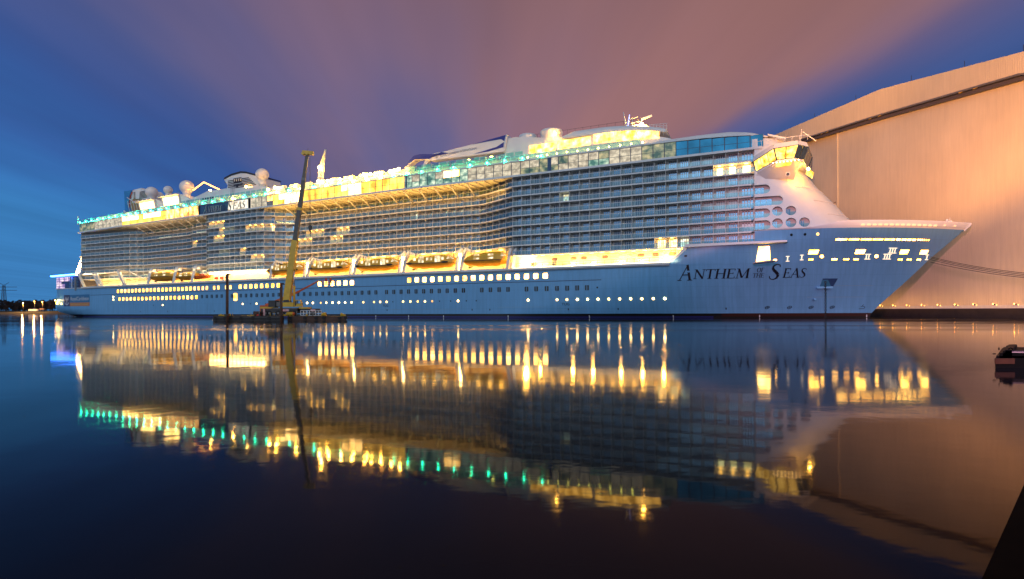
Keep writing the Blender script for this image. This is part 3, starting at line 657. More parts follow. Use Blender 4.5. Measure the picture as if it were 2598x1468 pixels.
# lamps of the promenade
def dl(name, a, b, m, **k): f = MB(); f.box(a, b, m); return SB(f, name, **k)
for s in (247.7, 257.5, 263.3, 271.0, 276.8, 282.3, 284.5):
    f = MB(); f.ball((s, -19.3, 14.9), .42, LAMPX, 10, 6); f.tube((s, -19.3, 13.9), (s, -19.3, 14.6), .12, STEEL); SB(f, 'deck_floodlight')
f = MB(); f.ball((243, -18.6, 16.2), .8, LAMPX, 10, 6); SB(f, 'deck_floodlight')
for i in range(16): a = 242+i*2.9; dl('soffit_lamp', (a, -18.7, 17.9), (a+1.0, -18.5, 17.98), LAMPY)
for i in range(22): a = 146+i*4.05; dl('boat_deck_lamp', (a, -13.2, 14.2), (a+2.6, -12.9, 14.45), LAMPY)
for i in range(22): a = 147+i*4.05; dl('boat_deck_lamp', (a, -14.1, 20.75), (a+1.4, -13.8, 20.85), LAMPY)
for i in range(19): a = 139.5+i*5.2; dl('rim_lamp', (a, -16.2, 14.0), (a+2.6, -15.9, 14.4), LAMPW)
for i in range(15): a = 106.8+i*2.2; dl('terrace_lamp', (a, -18.6, 17.4), (a+1.5, -18.4, 17.9), LAMPWW)
for i in range(15): a = 107.4+i*2.2; dl('terrace_lamp', (a, -19.9, 14.0), (a+1.5, -19.7, 14.3), LAMPWW)
for i in range(20): a = 24.5+i*4.0; dl('aft_deck_lamp', (a, -13.6, 14.3), (a+2.2, -13.4, 14.7), LAMPWW if a < 62 else LAMPW)
for i in range(6): a = 25+i*3.4; dl('aft_deck_lamp', (a, -19.9, 14.1), (a+1.6, -19.7, 14.6), LAMPWW)
for i in range(7): dl('aft_deck_lamp', (26+i*3, -14, 20.2), (27.2+i*3, -13.6, 20.35), LAMPWW)
# rails of the promenade
mb = MB()
for i in range(20):
    a = 241+i*2.0
    mb.tube((a, -20.7, 14.5), (a, -20.7, 15.75), .06, STEEL, n=5)
for z in (15.1, 15.75): mb.tube((241, -20.7, z), (281.5, -20.7, z), .05, STEEL, n=5)
SB(mb, 'promenade_rail')
# bits of machinery at the mooring stations
for s, y in ((245.5, -19), (252, -19.2), (112, -19.4), (115, -19.3), (118, -19.4)):
    f = MB(); f.tube((s, y, 14), (s, y, 15.6), .3, GREYL); f.tube((s-.6, y, 15.6), (s+.6, y, 15.6), .55, REDM if s < 120 else GREYL, n=12); f.tube((s+1, y, 14), (s+1, y, 16.6), .12, WHITE); SB(f, 'deck_machinery')
# --- davits
for s in (141.7, 159.9, 180.6, 200.6, 221.8, 239.0):
    f = MB()
    for o in (-1.0, .55):
        if s < 142 and o < 0: continue
        f.beam((s+o, -20.9, 14.0), (s+o+.5, -20.3, 18.2), .75, .9, WHITE); f.beam((s+o+.5, -20.3, 18.2), (s+o+.6, -18.2, 21.2), .75, .9, WHITE)
        f.beam((s+o+.6, -18.2, 21.1), (s+o+2.6*(1 if o > 0 else -1)+.5, -17.5, 20.2), .5, .7, WHITE); f.beam((s+o+.6, -18.2, 20.8), (s+o+.6, -13.5, 20.9), .5, .6, WHITE)
    f.box((s-.45, -20.2, 14.5), (s+.45, -20.0, 19.6), LAMPWW) if s > 142 and s < 239 else None
    SB(f, 'davit')
for s, w in ((20.8, .7), (32.1, .8), (34.2, .8), (50.6, 1.0)):
    f = MB(); f.beam((s, -20.4, 21.2), (s+5.3, -20.7, 14.4), .9, w, WHITE); f.beam((s, -20.4, 21.0), (s-.4, -14, 21), .8, w, WHITE); SB(f, 'davit_arm')
for s in (40, 56):
    f = MB(); f.beam((s-3, -17, 20.9), (s+5.5, -16, 17.4), .35, .3, WHITE); SB(f, 'brace')
for s in (72.3, 88.6, 99.9):
    f = MB(); f.beam((s-.5, -20.8, 14.0), (s+.6, -20, 21), .8, .9, WHITE); f.beam((s+.6, -20, 20.8), (s+.6, -14, 20.8), .7, .7, WHITE); f.box((s+.5, -20.5, 19.6), (s+2.2, -19, 20.8), WHITE); SB(f, 'davit')

# --- overhanging pool deck: slab, soffit, glass band
mb = MB(); mb.prism([(20.5, 41.0), (305.8, 41.0), (305.8, 41.55), (20.5, 41.55)], -20.75, 20.5, WHITE)
for i in range(31):   # soffit beams
    s = 146+i*2.9; mb.box((s, -19.8, 40.6), (s+.25, -12, 40.99), WHITE2)
for i in range(26): s = 24+i*3.1; mb.box((s, -19.8, 40.65), (s+.2, -12, 40.99), WHITE2)
SB(mb, 'pool_deck')
def strip(s0, s1, y, z, tgt, en, col, w=.6):  # added unseen area lights that brighten soffits, balconies and decks
    l = bpy.data.lights.new('added_deck_fill', 'AREA'); l.shape = 'RECTANGLE'; l.size = s1-s0; l.size_y = w; l.energy = en; l.color = col
    o = bpy.data.objects.new('added_deck_fill', l); COL.objects.link(o); o.parent = ship; k = lerp((s0+s1)/2, KT); o.location = ((s0+s1)/2, y, z*k)
    d = Vector((0, tgt[0]-y, tgt[1]-z)).normalized(); xx = Vector((1, 0, 0)); zz4 = -d; yy4 = zz4.cross(xx)
    o.rotation_euler = Matrix((xx, yy4, zz4)).transposed().to_euler()
strip(143, 236, -19.6, 36.2, (-17, 41), 4600, (1, .52, .10))
strip(58, 104, -19.6, 37.0, (-17, 41), 700, (1, .66, .3))
strip(143, 236, -20.9, 21.3, (-13, 26), 2300, (1, .55, .12))
strip(24, 106, -20.9, 19.5, (-13, 26), 500, (1, .7, .3))
strip(24, 106, -20.2, 20.3, (-12, 14.5), 3200, (1, .66, .28))
strip(146, 236, -20.6, 14.6, (-11, 19), 1500, (1, .55, .10))
strip(108, 138, -23, 18.5, (-19, 26), 900, (1, .74, .4))
strip(240, 286, -21.3, 14.6, (-18, 19), 900, (1, .74, .4))
for i in range(0): a = 56+i*5.8; dl('soffit_lamp', (a, -15.5, 40.5), (a+.6, -15.3, 40.6), mat('lamp_dim_amber', (1, .8, .4), .5, emit=(1, .6, .2), es=40))
for i in range(14): s = 147.5+i*5.85; f = MB(); f.tube((s+.4, -20.0, 41.1), (s, -13.6, 38.3), .21, WHITE); SB(f, 'strut')
for i in range(9): s = 60.5+i*5.5; f = MB(); f.tube((s+.4, -20.0, 41.1), (s, -13.6 if s < 90 else -15, 38.0), .21, WHITE); SB(f, 'strut')
for i in range(NB+1):
    a = 21.8+i*2.9; b = a+2.9; m = None; mb = MB(); y = -20.5; z0, z1 = 41.55, 45.3
    if a > 303.5: break
    if 103.2 < a+1 < 131: continue
    z1 = 45.35 if a < 285 else 45.35-(a-285)/20*.9
    zm = z0+(z1-z0)*.45
    if a < 31: m, m2 = OLIVE, OLIVE
    elif a < 52: m, m2 = CREAM, CREAM
    elif a < 82: m, m2 = WARMW if i % 5 else GOLD, GOLD
    elif a < 104: m, m2 = AMBER, AMBER
    elif a < 142: m, m2 = (CREAM, CREAM) if a < 138 else (AMBER, GREYL)
    elif a < 200: m, m2 = (WARMW if i in (43, 44, 45, 46, 53, 54, 55) else GOLD), (WARMW if i in (44, 45, 46, 54, 55) else GOLD)
    elif a < 222: m, m2 = ((GREENL, GREENL, CREAM, WARMW, WARMW, GREENL, GREENL, CREAM)[(i//1) % 8]), GREENL
    elif a < 252: m, m2 = (CREAM if a < 240 or i % 3 else OLIVE), CREAM if a < 240 else OLIVE
    elif a < 275: m, m2 = (CREAM if i % 4 else OLIVE), (CREAM if i % 5 < 3 else GREENL)
    elif a < 283: m, m2 = OLIVE, OLIVE
    else: m, m2 = BGLASS, BGLASS
    mb.box((a, y+.1, z0), (b, y+.5, z1), NAVY)
    g = .11
    mb.poly([(a+g, y+.07, z0+.08), (b-g, y+.07, z0+.08), (b-g, y+.07, zm-.05), (a+g, y+.07, zm-.05)], m2)
    mb.poly([(a+g, y+.07, zm+.05), (b-g, y+.07, zm+.05), (b-g, y+.07, z1-.08), (a+g, y+.07, z1-.08)], m)
    SB(mb, 'glass_panel')
mb = MB(); mb.box((250.6, -20.6, 41.6), (251.7, -20.3, 45.3), NAVY2); mb.box((202, -20.55, 41.6), (202.6, -20.3, 45.3), NAVY2); SB(mb, 'band_post')
# name banner on the band
mb = MB(); mb.box((104, -20.5, 41.55), (131.0, -20.2, 45.3), NAVY2); mb.poly([(119.9, -20.56, 41.7), (131, -20.56, 41.7), (131, -20.56, 45.1), (120.6, -20.56, 45.1)], lit('backlit_sign', (1, .85, .6), (1, .95, .8), .8, 1.3)); SB(mb, 'name_banner')
def bn(s, z): return (s, -20.64, z)
name_on(bn, 'banner_name', [('A', 106.3, 41.7, 3.2, .8), ('NTHEM', 108.9, 41.9, 2.3, .78), ('OF', 117.3, 43.2, 1.0, .8), ('THE', 117.0, 42.0, 1.0, .8), ('S', 119.7, 41.5, 3.7, 1.0), ('EAS', 122.6, 41.9, 2.7, 1.2)])
name_on(lambda s, z: (s-.25, -20.6, z+.1), 'banner_name_edge', [('A', 106.3, 41.7, 3.2, .8), ('NTHEM', 108.9, 41.9, 2.3, .78)], m=mat('letter_edge', (.7, .7, .66), .4))
# roof edge over the band + teal windscreens + green lamps
mb = MB()
ce = [(20.5, 45.3), (60, 45.35), (200, 45.35), (284, 45.35), (292, 45.2), (298, 44.9), (303, 44.5), (307, 43.9), (311, 43.0)]
for (a, za), (b, zb) in zip(ce, ce[1:]):
    mb.hexa([(a, -20.75, za), (b, -20.75 if b < 304 else -19, zb), (b, 20, zb), (a, 20, za), (a, -20.75, za+.4), (b, -20.75 if b < 304 else -19, zb+.4), (b, 20, zb+.4), (a, 20, za+.4)], WHITE)
SB(mb, 'roof_edge')
mb = MB()     # white forward canopy, swelling above the blue glass
rows = []
for i in range(21):
    s = 281+i*1.6; h = 45.75+1.0*sin(pi*min(1, (s-276)/33)) if s < 300 else lerp(s, [(300, 46.4), (306, 44.9), (313.2, 42.8)])
    zl = lerp(s, ce)+.35
    rows.append([(s, -20.6 if s < 303 else -20.6+(s-303)*.5, zl), (s, -20.2+(max(0, s-303))*.5, (h+zl)/2+.1), (s, -18.5+max(0, s-303)*.4, max(h, zl+.1)), (s, 0, max(h, zl+.1)+.3), (s, 19, zl)])
mb.grid(rows, WHITE); SB(mb, 'forward_canopy')
mb = MB()
for i in range(88):
    s = 21.5+i*2.9
    if s > 276: break
    mb.poly([(s+.06, -20.3, 45.8), (s+2.84, -20.3, 45.8), (s+2.84, -20.3, 47.2), (s+.06, -20.3, 47.2)], TEALG)
    mb.tube((s, -20.3, 45.7), (s, -20.3, 47.3), .06, WHITE, n=4)
    if 85 < s < 135 or 200 < s < 240: mb.poly([(s+.2, -17.6, 47.8), (s+2.7, -17.6, 47.8), (s+2.7, -17.6, 49.2), (s+.2, -17.6, 49.2)], TEALG)
mb.tube((21.5, -20.3, 47.25), (276, -20.3, 47.25), .07, WHITE, n=5); mb.tube((20.5, -20.4, 45.5), (20.5, -20.4, 49.5), .2, WHITE); mb.tube((19.6, -20.4, 48.2), (21.4, -20.4, 48.2), .12, WHITE)
SB(mb, 'windscreen')
gl = [23, 27.4, 31.8, 36.2, 40.6, 45, 49.6, 54.2, 59, 63.9, 68.6, 73.9, 79.2, 84.2, 89.7, 95.1, 100.3, 106, 111.6, 117.2, 123, 128.8, 134.5, 140.2, 146, 151.8, 157.6, 163.4, 169.2, 175, 180.8, 186.6, 192.2, 197.4, 202.8, 208.4, 214.2, 220, 225.8, 231.5, 237.3, 243, 248.8]
for s in gl:
    f = MB(); warmer = s in (36.2, 123, 146, 157.6, 169.2, 180.8, 186.6, 192.2); f.ball((s, -20.85, 46.1), .24 if not warmer else .3, LAMPX if warmer and s > 100 else LAMPG, 8, 6); SB(f, 'edge_lamp')
# yellow-lit side deck behind the screens
mb = MB(); SIDE = mat('sport_deck_wall', (.72, .7, .6), .6)
mb.box((24, -17.3, 45.7), (240, 17, 47.6), SIDE); SB(mb, 'upper_deck_house')
for i in range(50): s = 25+i*4.3; dl('rail_lamp', (s, -18.9, 45.8), (s+1.6, -18.7, 45.95), LAMPY)
for s in (139, 142.5, 152.5, 163.5, 167.8, 173.5, 178, 183.6, 186.5, 190.5, 194.5, 198):
    f = MB(); f.ball((s, -18.5, 48.0+random.random()*.7), .4, LAMPX, 10, 6); f.tube((s, -18.5, 45.8), (s, -18.5, 47.8), .08, WHITE, n=5); SB(f, 'pool_floodlight')
mb = MB(); mb.box((139, -16, 47.6), (232, 16, 49.0), SIDE)
for i in range(14): s = 142+i*6.4; mb.box((s, -17.2, 47.6), (s+3.8, -16, 49.3), WHITE)
SB(mb, 'solarium_deck')
for s in (26, 36, 46, 58, 70, 82, 94, 106, 118, 130): dl('house_lamp', (s, -15.6, 47.9), (s+1.2, -15.3, 48.1), LAMPS)
for s in (206, 214, 222, 230): dl('house_lamp', (s, -15.8, 49.4), (s+.8, -15.5, 49.5), LAMPS)
# ---- upper works, aft to forward
mb = MB(); BLU = mat('surf_wall_blue', (.02, .22, .50), .35); OCH = mat('surf_wall_ochre', (.45, .26, .10), .5)
SHIFT = (5.4, -1.2)
def sh(P): return [(x+SHIFT[0], z+SHIFT[1]) for x, z in P]
mb.prism(sh([(20.2, 55), (22.6, 54.2), (25.5, 55), (22.9, 59), (23.2, 62.5), (25.6, 65.6), (19.4, 66)]), -3, 3, BLU)
mb.prism(sh([(23.4, 55), (32, 53.5), (32, 66.0), (26.6, 66), (24.2, 63.4), (23.2, 59.4)]), -2.4, 2.4, WHITE); mb.prism(sh([(23.8, 54), (33.5, 53), (31, 60), (27, 61.5), (24.4, 60)]), -2.9, -2.5, OCH)
AR = sh([(23.5, 57), (23.6, 60), (24.4, 63.2), (27, 65.6)])
for a, b in zip(AR, AR[1:]): mb.tube((a[0], -2.95, a[1]), (b[0], -2.95, b[1]), .2, ORNG)
mb.beam((25.1, -3.2, 54.6), (28.8, -3.2, 51.6), .5, .6, WHITE)
SB(mb, 'surf_wall')
mb = MB(); mb.prism([(34.9, 59.3), (33.9, 63.6), (44.4, 62.6), (46.2, 61), (45.7, 57.5)], -4.5, 2.5, WHITE)
for i in range(6): z = 58.6+i*.62; mb.box((39.2+.1*i, -4.64, z), (45.0-.12*i, -4.5, z+.3), STEEL); mb.box((35.0, -4.64, z+.5), (36.2, -4.5, z+.8), STEEL)
for i in range(7): mb.tube((30+i*2, -4.4, 58.6-.1*i), (31.5+i*2, -4.4, 53.5), .11, WHITE)
mb.tube((30, -4.6, 60.5), (37, -4.6, 56.4), .22, WHITE); mb.tube((30, -4.6, 57.2), (37, -4.6, 57.4), .12, WHITE); mb.prism([(33, 50), (46, 50), (43.5, 58), (35, 59)], -3.8, 2, OCH)
SB(mb, 'aft_exhaust_housing')
mb = MB(); mb.box((24, -14, 47.6), (130, 14, 49.6), WHITE); mb.prism([(34, 49.5), (92, 49.5), (92, 54.5), (76, 54.2), (60, 53.6), (45, 52), (38, 50.5)], -6, 9, WHITE); SB(mb, 'aft_deck_house')
for (s, z, r, y) in ((49.1, 60.4, 2.6, -5), (60.9, 60.0, 1.9, -5), (73.8, 59.8, 3.0, -5), (123.9, 58.2, 2.55, -8), (143.6, 49.6, 1.6, -8)):
    f = MB(); f.ball((s, y, z), r, WHITE, 24, 14); f.lathe((s, y, z), [(r*.62, -r*1.7), (r*.5, -r*1.25), (r*.55, -r*.95), (r*.7, -r*.72)], WHITE, 20); f.tube((s, y, z-r*1.2), (s, y, z-r*3.4), r*.5, WHITE, n=16); SB(f, 'radome')
for (a, b, z0, z1) in ((47.6, 59.6, 50.4, 55.2), (64.0, 76.2, 50.4, 55.6)):
    f = MB(); f.prism([(a+1.2, z0), (b, z0), (b-1.2, z1-.5), (a-.9, z1-.5)], -9.8, -6, WHITE); f.prism([(a-1.8, z1-.5), (b-1.0, z1-.5), (b-1.4, z1+.1), (a-1.4, z1+.1)], -11, -5, WHITE)
    f.poly([(a+1.9, -9.9, z0+.5), (b-.5, -9.9, z0+.5), (b-1.6, -9.9, z1-.9), (a+.7, -9.9, z1-.9)], WARMW)
    f.prism([(b-1, z1), (b+5, z1-2.4), (b+9, z0), (b, z0)], -9, -3, WHITE)
    for q in range(4): x = a-.6+q*(b-a)/4; f.box((x, -11.1, z1-.35), (x+1.6, -11, z1+.02), GREYL)
    SB(f, 'lit_deck_pavilion')
f = MB(); f.tube((77.9, -5, 57.8), (85, -5, 60.6), .22, LAMPO); f.tube((85, -5, 60.6), (95.3, -5, 55.9), .22, LAMPO); f.ball((89, -5, 56.2), .5, LAMPX, 10, 6)
SB(f, 'gable_neon')
f = MB(); f.prism([(76, 49.6), (80, 50.8), (83, 53.5), (86, 55.6), (91, 55.2), (94, 53), (97, 49.6)], -5, 4, WHITE)
for a, b in (((79, 50.5), (84, 54.8)), ((84, 51), (90, 56)), ((88, 51), (92.5, 54.6))): f.prism([a, (a[0]+2, a[1]), b, (b[0]-.8, b[1]+.3)], -5.6, -5, WHITE)
f.beam((88.5, -6, 50), (89.5, -6, 55.6), .5, .5, WHITE); SB(f, 'climbing_structure')
f = MB(); f.prism([(78, 47.6), (132, 47.6), (137, 48), (133, 50.8), (126.4, 53), (123, 53), (104, 54.6), (92.6, 54.8), (87.4, 53.6), (80.3, 52)], -9, 9, WHITE)
for i in range(5): f.box((89.6+i*1.5, -9.1, 50.6), (90.6+i*1.5, -9, 52.0), STEEL)
for i in range(9): f.box((104+i*2.9, -9.15, 48.9), (106.4+i*2.9, -9.02, 50.4), BGLASS if i % 2 else GREYL)
for i in range(3): f.tube((107+i*.9, -9.2, 49.5), (107.4+i*.9, -9.2, 54.5), .05, STEEL, n=4)
SB(f, 'mid_deck_house')
f = MB(); f.prism([(99.5, 54.6), (100.6, 57.0), (98.6, 59.9), (103, 61.0), (108.6, 61.4), (112, 60.8), (118.8, 58.6), (120, 55.6), (124.5, 54.0), (131, 51.8), (131, 48), (99.5, 48)], -5.5, 5.5, WHITE)
f.prism([(98.4, 59.9), (103, 61.1), (108.6, 61.5), (112, 60.9), (119.2, 58.7), (119.2, 59.2), (112, 61.6), (108.6, 62.2), (103, 61.8), (98.7, 60.7)], -5.7, 5.7, BLACK)
for i in range(6): z = 55.3+i*.68; f.box((100.9, -5.62, z), (117.4-i*.8, -5.5, z+.34), STEEL)
f.box((104.4, -5.7, 57.5), (109, -5.5, 59.6), BLACK); f.box((104.4, -5.72, 56.4), (109.6, -5.5, 57.0), BLACK); f.box((106, -5.72, 55.6), (107, -5.5, 56.4), BLACK)
for i in range(4): f.tube((105+i*1.2, -5.75, 58.1), (105.4+i*1.2, -5.75, 59.3), .14, WHITE)
SB(f, 'funnel')
f = MB(); f.ball((113, -6.6, 54.9), .45, LAMPW, 8, 6); SB(f, 'funnel_floodlight')
# arm of the viewing capsule: long tapering boom with a curled tip
f = MB(); ya, yb = -13.2, -10.6; AB = mat('arm_blue', (.02, .03, .26), .35)
top = [(197.4, 51.0), (198.5, 52.6), (200.5, 54.0), (203, 54.2), (207, 53.7), (213, 54.0), (220, 54.7), (228, 55.5), (234.6, 56.4)]
bot = [(198.0, 50.8), (199.6, 52.2), (201.5, 52.9), (204, 52.4), (207.5, 51.6), (213, 51.6), (220, 51.4), (228, 51.3), (233.6, 51.3)]
for (a, b), (c, d) in zip(zip(top, top[1:]), zip(bot, bot[1:])): f.hexa([(c[0], ya, c[1]), (d[0], ya, d[1]), (d[0], yb, d[1]), (c[0], yb, c[1]), (a[0], ya, a[1]), (b[0], ya, b[1]), (b[0], yb, b[1]), (a[0], yb, a[1])], WHITE)
f.beam((205.6, -11.9, 52.4), (201.6, -11.9, 48.4), 1.6, 1.0, WHITE, 1.2, .7)
for P in ([(197.2, 50.8), (200.6, 52.8), (206.2, 52.2), (211.5, 53.5), (207, 53.7), (203, 54.25), (200.4, 54.05), (198.4, 52.7)], [(211, 53.9), (206, 52.6), (214, 53.2)], [(222, 54.85), (234.2, 56.3), (233.7, 54.4), (232.6, 55.2), (228.5, 55.1)], [(223, 51.8), (231, 53.0), (233.6, 54.2), (233.4, 52.6), (228, 51.9)]): f.poly([(x, ya-.05, z) for x, z in P], AB)
text_on(f, 'ROYAL CARIBBEAN INTERNATIONAL', 1.0, mat('arm_text', (.1, .1, .16), .5), lambda x, y: (210.6+x, ya-.06, 52.4+y+.062*x), fit=13.6)
for P in stroke([(209.3, 53.2), (209.3, 52.2)], .14)+stroke([(208.8, 52.7), (209.1, 52.2), (209.5, 52.2), (209.8, 52.7)], .12)+stroke([(208.8, 53.2), (209, 52.95), (209.6, 52.95), (209.8, 53.2)], .12): f.poly([(x, ya-.06, z) for x, z in P], mat('arm_text'))
SB(f, 'capsule_arm')
f = MB(); f.prism([(228, 47), (286, 47), (283, 49.0), (278, 50.6), (262, 53.2), (250, 53.6), (237, 55.6), (234, 55.5), (233, 51), (231, 48)], -12, 10, WHITE); SB(f, 'forward_deck_house')
f = MB()
for i in range(14):
    a = 224+i*1.1; f.box((a, -12.6, 48.6+.16*i), (a+.6, -12.4, 49.0+.16*i), WHITE)
f.tube((222, -12.5, 48.4), (237, -12.5, 51.2), .12, WHITE); SB(f, 'stair')
# lit solarium windows
def sw(a, b, zf0, zf1, name='solarium_window'):
    f = MB(); n = max(1, int((b-a)/2.0))
    for q in range(n):
        x0 = a+(b-a)*q/n; x1 = a+(b-a)*(q+1)/n; f.poly([(x0+.06, -12.1, zf0(x0)), (x1-.06, -12.1, zf0(x1)), (x1-.06, -12.1, zf1(x1)), (x0+.06, -12.1, zf1(x0))], SOLAR)
    SB(f, name)
sw(241.5, 250, lambda s: 49.9, lambda s: 52.3); sw(250.6, 260.8, lambda s: 50.0+.02*(s-250), lambda s: 52.5); sw(261.6, 280.2, lambda s: 50.3-.008*(s-261)**1.6, lambda s: 53.0-.006*max(0, s-266)**2.05)
for i in range(12): s = 242+i*3.1; f = MB(); f.ball((s, -14.5, 48.1), .22, LAMPW, 8, 5); SB(f, 'solarium_lamp')
f = MB(); rows = []
for i in range(25):
    s = 252+i*1.25; h = 54.9-.0065*max(0, s-262)**2.05-(0 if s > 255 else (255-s)*.5); lo = 52.8-.0065*max(0, s-265)**2.05
    rows.append([(s, -12.6, lo), (s, -12.9, (lo+h)/2+.2), (s, -11.5, h), (s, 9, h+.2)])
f.grid(rows, WHITE)
for q in range(18): s = 234+q*2.4; f.tube((s, -10.5, 54.5), (s, -10.5, 56.1), .04, STEEL, n=4)
f.tube((234, -10.5, 56.0), (275, -10.5, 56.0), .04, STEEL, n=4); SB(f, 'solarium_roof')
f = MB(); f.lathe((239.8, -9, 54.2), [(2.7, 0), (2.9, 1.6), (2.7, 2.3), (1.8, 2.6), (0, 2.7)], WHITE, 18); SB(f, 'ventilator_drum')
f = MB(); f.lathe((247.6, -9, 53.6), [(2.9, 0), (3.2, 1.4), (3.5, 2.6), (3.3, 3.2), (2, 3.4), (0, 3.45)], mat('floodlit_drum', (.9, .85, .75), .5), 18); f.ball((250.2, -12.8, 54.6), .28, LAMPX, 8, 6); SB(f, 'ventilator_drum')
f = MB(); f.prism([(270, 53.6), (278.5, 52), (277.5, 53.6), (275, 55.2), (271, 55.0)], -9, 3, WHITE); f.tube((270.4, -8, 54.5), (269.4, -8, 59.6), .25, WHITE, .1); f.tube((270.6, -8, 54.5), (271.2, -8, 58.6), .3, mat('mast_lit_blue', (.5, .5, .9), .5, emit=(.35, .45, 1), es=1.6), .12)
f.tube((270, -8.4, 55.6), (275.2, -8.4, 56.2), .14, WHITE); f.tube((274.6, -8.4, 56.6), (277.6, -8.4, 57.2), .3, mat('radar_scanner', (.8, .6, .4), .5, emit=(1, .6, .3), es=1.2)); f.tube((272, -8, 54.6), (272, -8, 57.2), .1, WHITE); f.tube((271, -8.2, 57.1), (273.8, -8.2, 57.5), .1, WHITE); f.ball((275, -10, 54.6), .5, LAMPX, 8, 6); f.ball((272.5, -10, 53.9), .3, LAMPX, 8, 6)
SB(f, 'radar_mast')
f = MB()
for q in range(5): z = 50.4+q*.5; f.tube((277.6, -12.8, z+1.2-.1*q), (282.4, -12.6, z+.6), .06, WHITE, n=4)
for q in range(6): s = 277.8+q*.9; f.tube((s, -12.8, 50), (s, -12.8, 53.2-.1*q), .06, WHITE, n=4)
SB(f, 'observation_rail')
# --- forward end of the superstructure: curved white front with recessed openings
from mathutils.geometry import delaunay_2d_cdt
SF = [(21, 330), (25.3, 325.9), (28.6, 323.3), (32.7, 319.6), (36.7, 316.6), (41.3, 314.6), (46, 313)]
def fy(s, z):
    sf = lerp(z, SF); t = max(0, min(1, (s-303.5)/(sf-303.5))); cap = bh(s, min(z, 22))+.0
    return -min(20.48*max(0, 1-t**2.6)**(1/1.9), cap if z < 23 else 99)
def front():
    holes = []
    def pill(x0, x1, z0, z1):
        r = min(1.0, (z1-z0)/2-.01); P = [(x0, z0)]
        for k in range(7): a = radians(-90+90*k/6); P.append((x1-r+r*cos(a), z0+r+r*sin(a)))
        for k in range(7): a = radians(90*k/6); P.append((x1-r+r*cos(a), z1-r+r*sin(a)))
        P.append((x0, z1)); return P
    rowend = {0: (305.6, 305.4), 1: (307.5, 0), 2: (307.4, 0), 3: (310.2, 0), 4: (307.4, 0), 5: (304.9, 0), 7: (304.9, 0)}
    X0 = 304.0
    for k, (xe, _) in rowend.items():
        if k == 0: continue
        if xe > X0+1.5: holes.append(pill(X0+.05, xe, L[k]+.25, L[k+1]-.45))
    for k, cs in ((1, (309.0, 311.9, 314.8)), (2, (309.0, 311.9))):
        for c in cs: holes.append([(c+1.15*cos(2*pi*q/16), L[k]+1.6+1.15*sin(2*pi*q/16)) for q in range(16)])
    V = []; E = []; 
    def loop(P):
        i = len(V); V.extend(P); E.extend([(i+q, i+(q+1) % len(P)) for q in range(len(P))])
    zt = 41.4
    out = [(X0, 21.4)]+[(X0+(lerp(21.4, SF)-X0)*q/14, 21.4) for q in range(1, 15)]+[(lerp(21.4+(zt-21.4)*q/14, SF), 21.4+(zt-21.4)*q/14) for q in range(1, 15)]
    out += [(lerp(zt, SF)-(lerp(zt, SF)-X0)*q/8, zt) for q in range(1, 9)]+[(X0, zt-(zt-21.4)*q/14) for q in range(1, 14)]
    loop(out)
    for h in holes: loop(h)
    # interior sample points
    def inside(p, P):
        c = False
        for q in range(len(P)):
            (x1, y1), (x2, y2) = P[q], P[(q+1) % len(P)]
            if (y1 > p[1]) != (y2 > p[1]) and p[0] < (x2-x1)*(p[1]-y1)/(y2-y1)+x1: c = not c
        return c
    for zi in range(1, 28):
        z = 21.4+(zt-21.4)*zi/28; sf = lerp(z, SF)
        for q in range(1, 30):
            t = 1-(1-q/30)**1.7; s = X0+(sf-X0)*t
            if not any(inside((s, z), h) for h in holes): V.append((s, z))
    vv, ee, ff, _, _, _ = delaunay_2d_cdt([Vector(v) for v in V], E, [], 0, 1e-4)
    mb = MB(); pts = [(v.x, fy(v.x, v.y), v.y) for v in vv]; mb.v = list(pts); k = mb.mi(WHITE)
    for f in ff:
        cx = sum(vv[i].x for i in f)/3; cz = sum(vv[i].y for i in f)/3
        if any(inside((cx, cz), h) for h in holes): continue
        if not inside((cx, cz), out): continue
        mb.f.append(tuple(f)); mb.m.append(k); mb.sm.append(True)
    # rims and niches behind the openings
    for h in holes:
        n = len(h)
        for q in range(n):
            a, b = h[q], h[(q+1) % n]; ya, yb = fy(*a), fy(*b)
            mb.poly([(a[0], ya, a[1]), (b[0], yb, b[1]), (b[0], yb+1.9, b[1]), (a[0], ya+1.9, a[1])], WHITE2)
    # far side mirrored
    zz3 = [21.4+(45-21.4)*q/20 for q in range(21)]
    mb.grid([[(304+(lerp(z, SF)-304)*(1-(1-q/16)**1.7), -fy(304+(lerp(z, SF)-304)*(1-(1-q/16)**1.7), z), z) for q in range(17)] for z in zz3], WHITE)
    SB(mb, 'forward_front')
    for h in holes:
        f = MB(); x0 = min(p[0] for p in h); x1 = max(p[0] for p in h); z0 = min(p[1] for p in h); z1 = max(p[1] for p in h); cx = (x0+x1)/2
        yb_ = fy(cx, (z0+z1)/2)+1.85
        f.poly([(x0-.4, fy(x0, z0)+1.85, z0-.3), (x1+.4, fy(x1, z0)+1.85, z0-.3), (x1+.4, fy(x1, z0)+1.85, z1+.3), (x0-.4, fy(x0, z0)+1.85, z1+.3)], WHITE2)
        w = x1-x0; a, b = (x0+.1, x0+w*.62) if w > 2.5 else (x0+.1, x0+w*.5)
        f.poly([(a, fy(a, z0)+1.7, z0), (b, fy(b, z0)+1.7, z0), (b, fy(b, z0)+1.7, z0+1.75), (a, fy(a, z0)+1.7, z0+1.75)], WGLASS)
        for q in (0, .33, .66, 1): x = a+(b-a)*q; f.box((x-.05, fy(x, z0)+1.6, z0), (x+.05, fy(x, z0)+1.66, z0+1.8), WHITE2)
        f.poly([(x0, fy(x0, z0)+.15, z0), (x1, fy(x1, z0)+.15, z0), (x1-.05, fy(x1, z0)+.15, z0+.95), (x0, fy(x0, z0)+.15, z0+.95)], RAILG)
        SB(f, 'bow_niche')
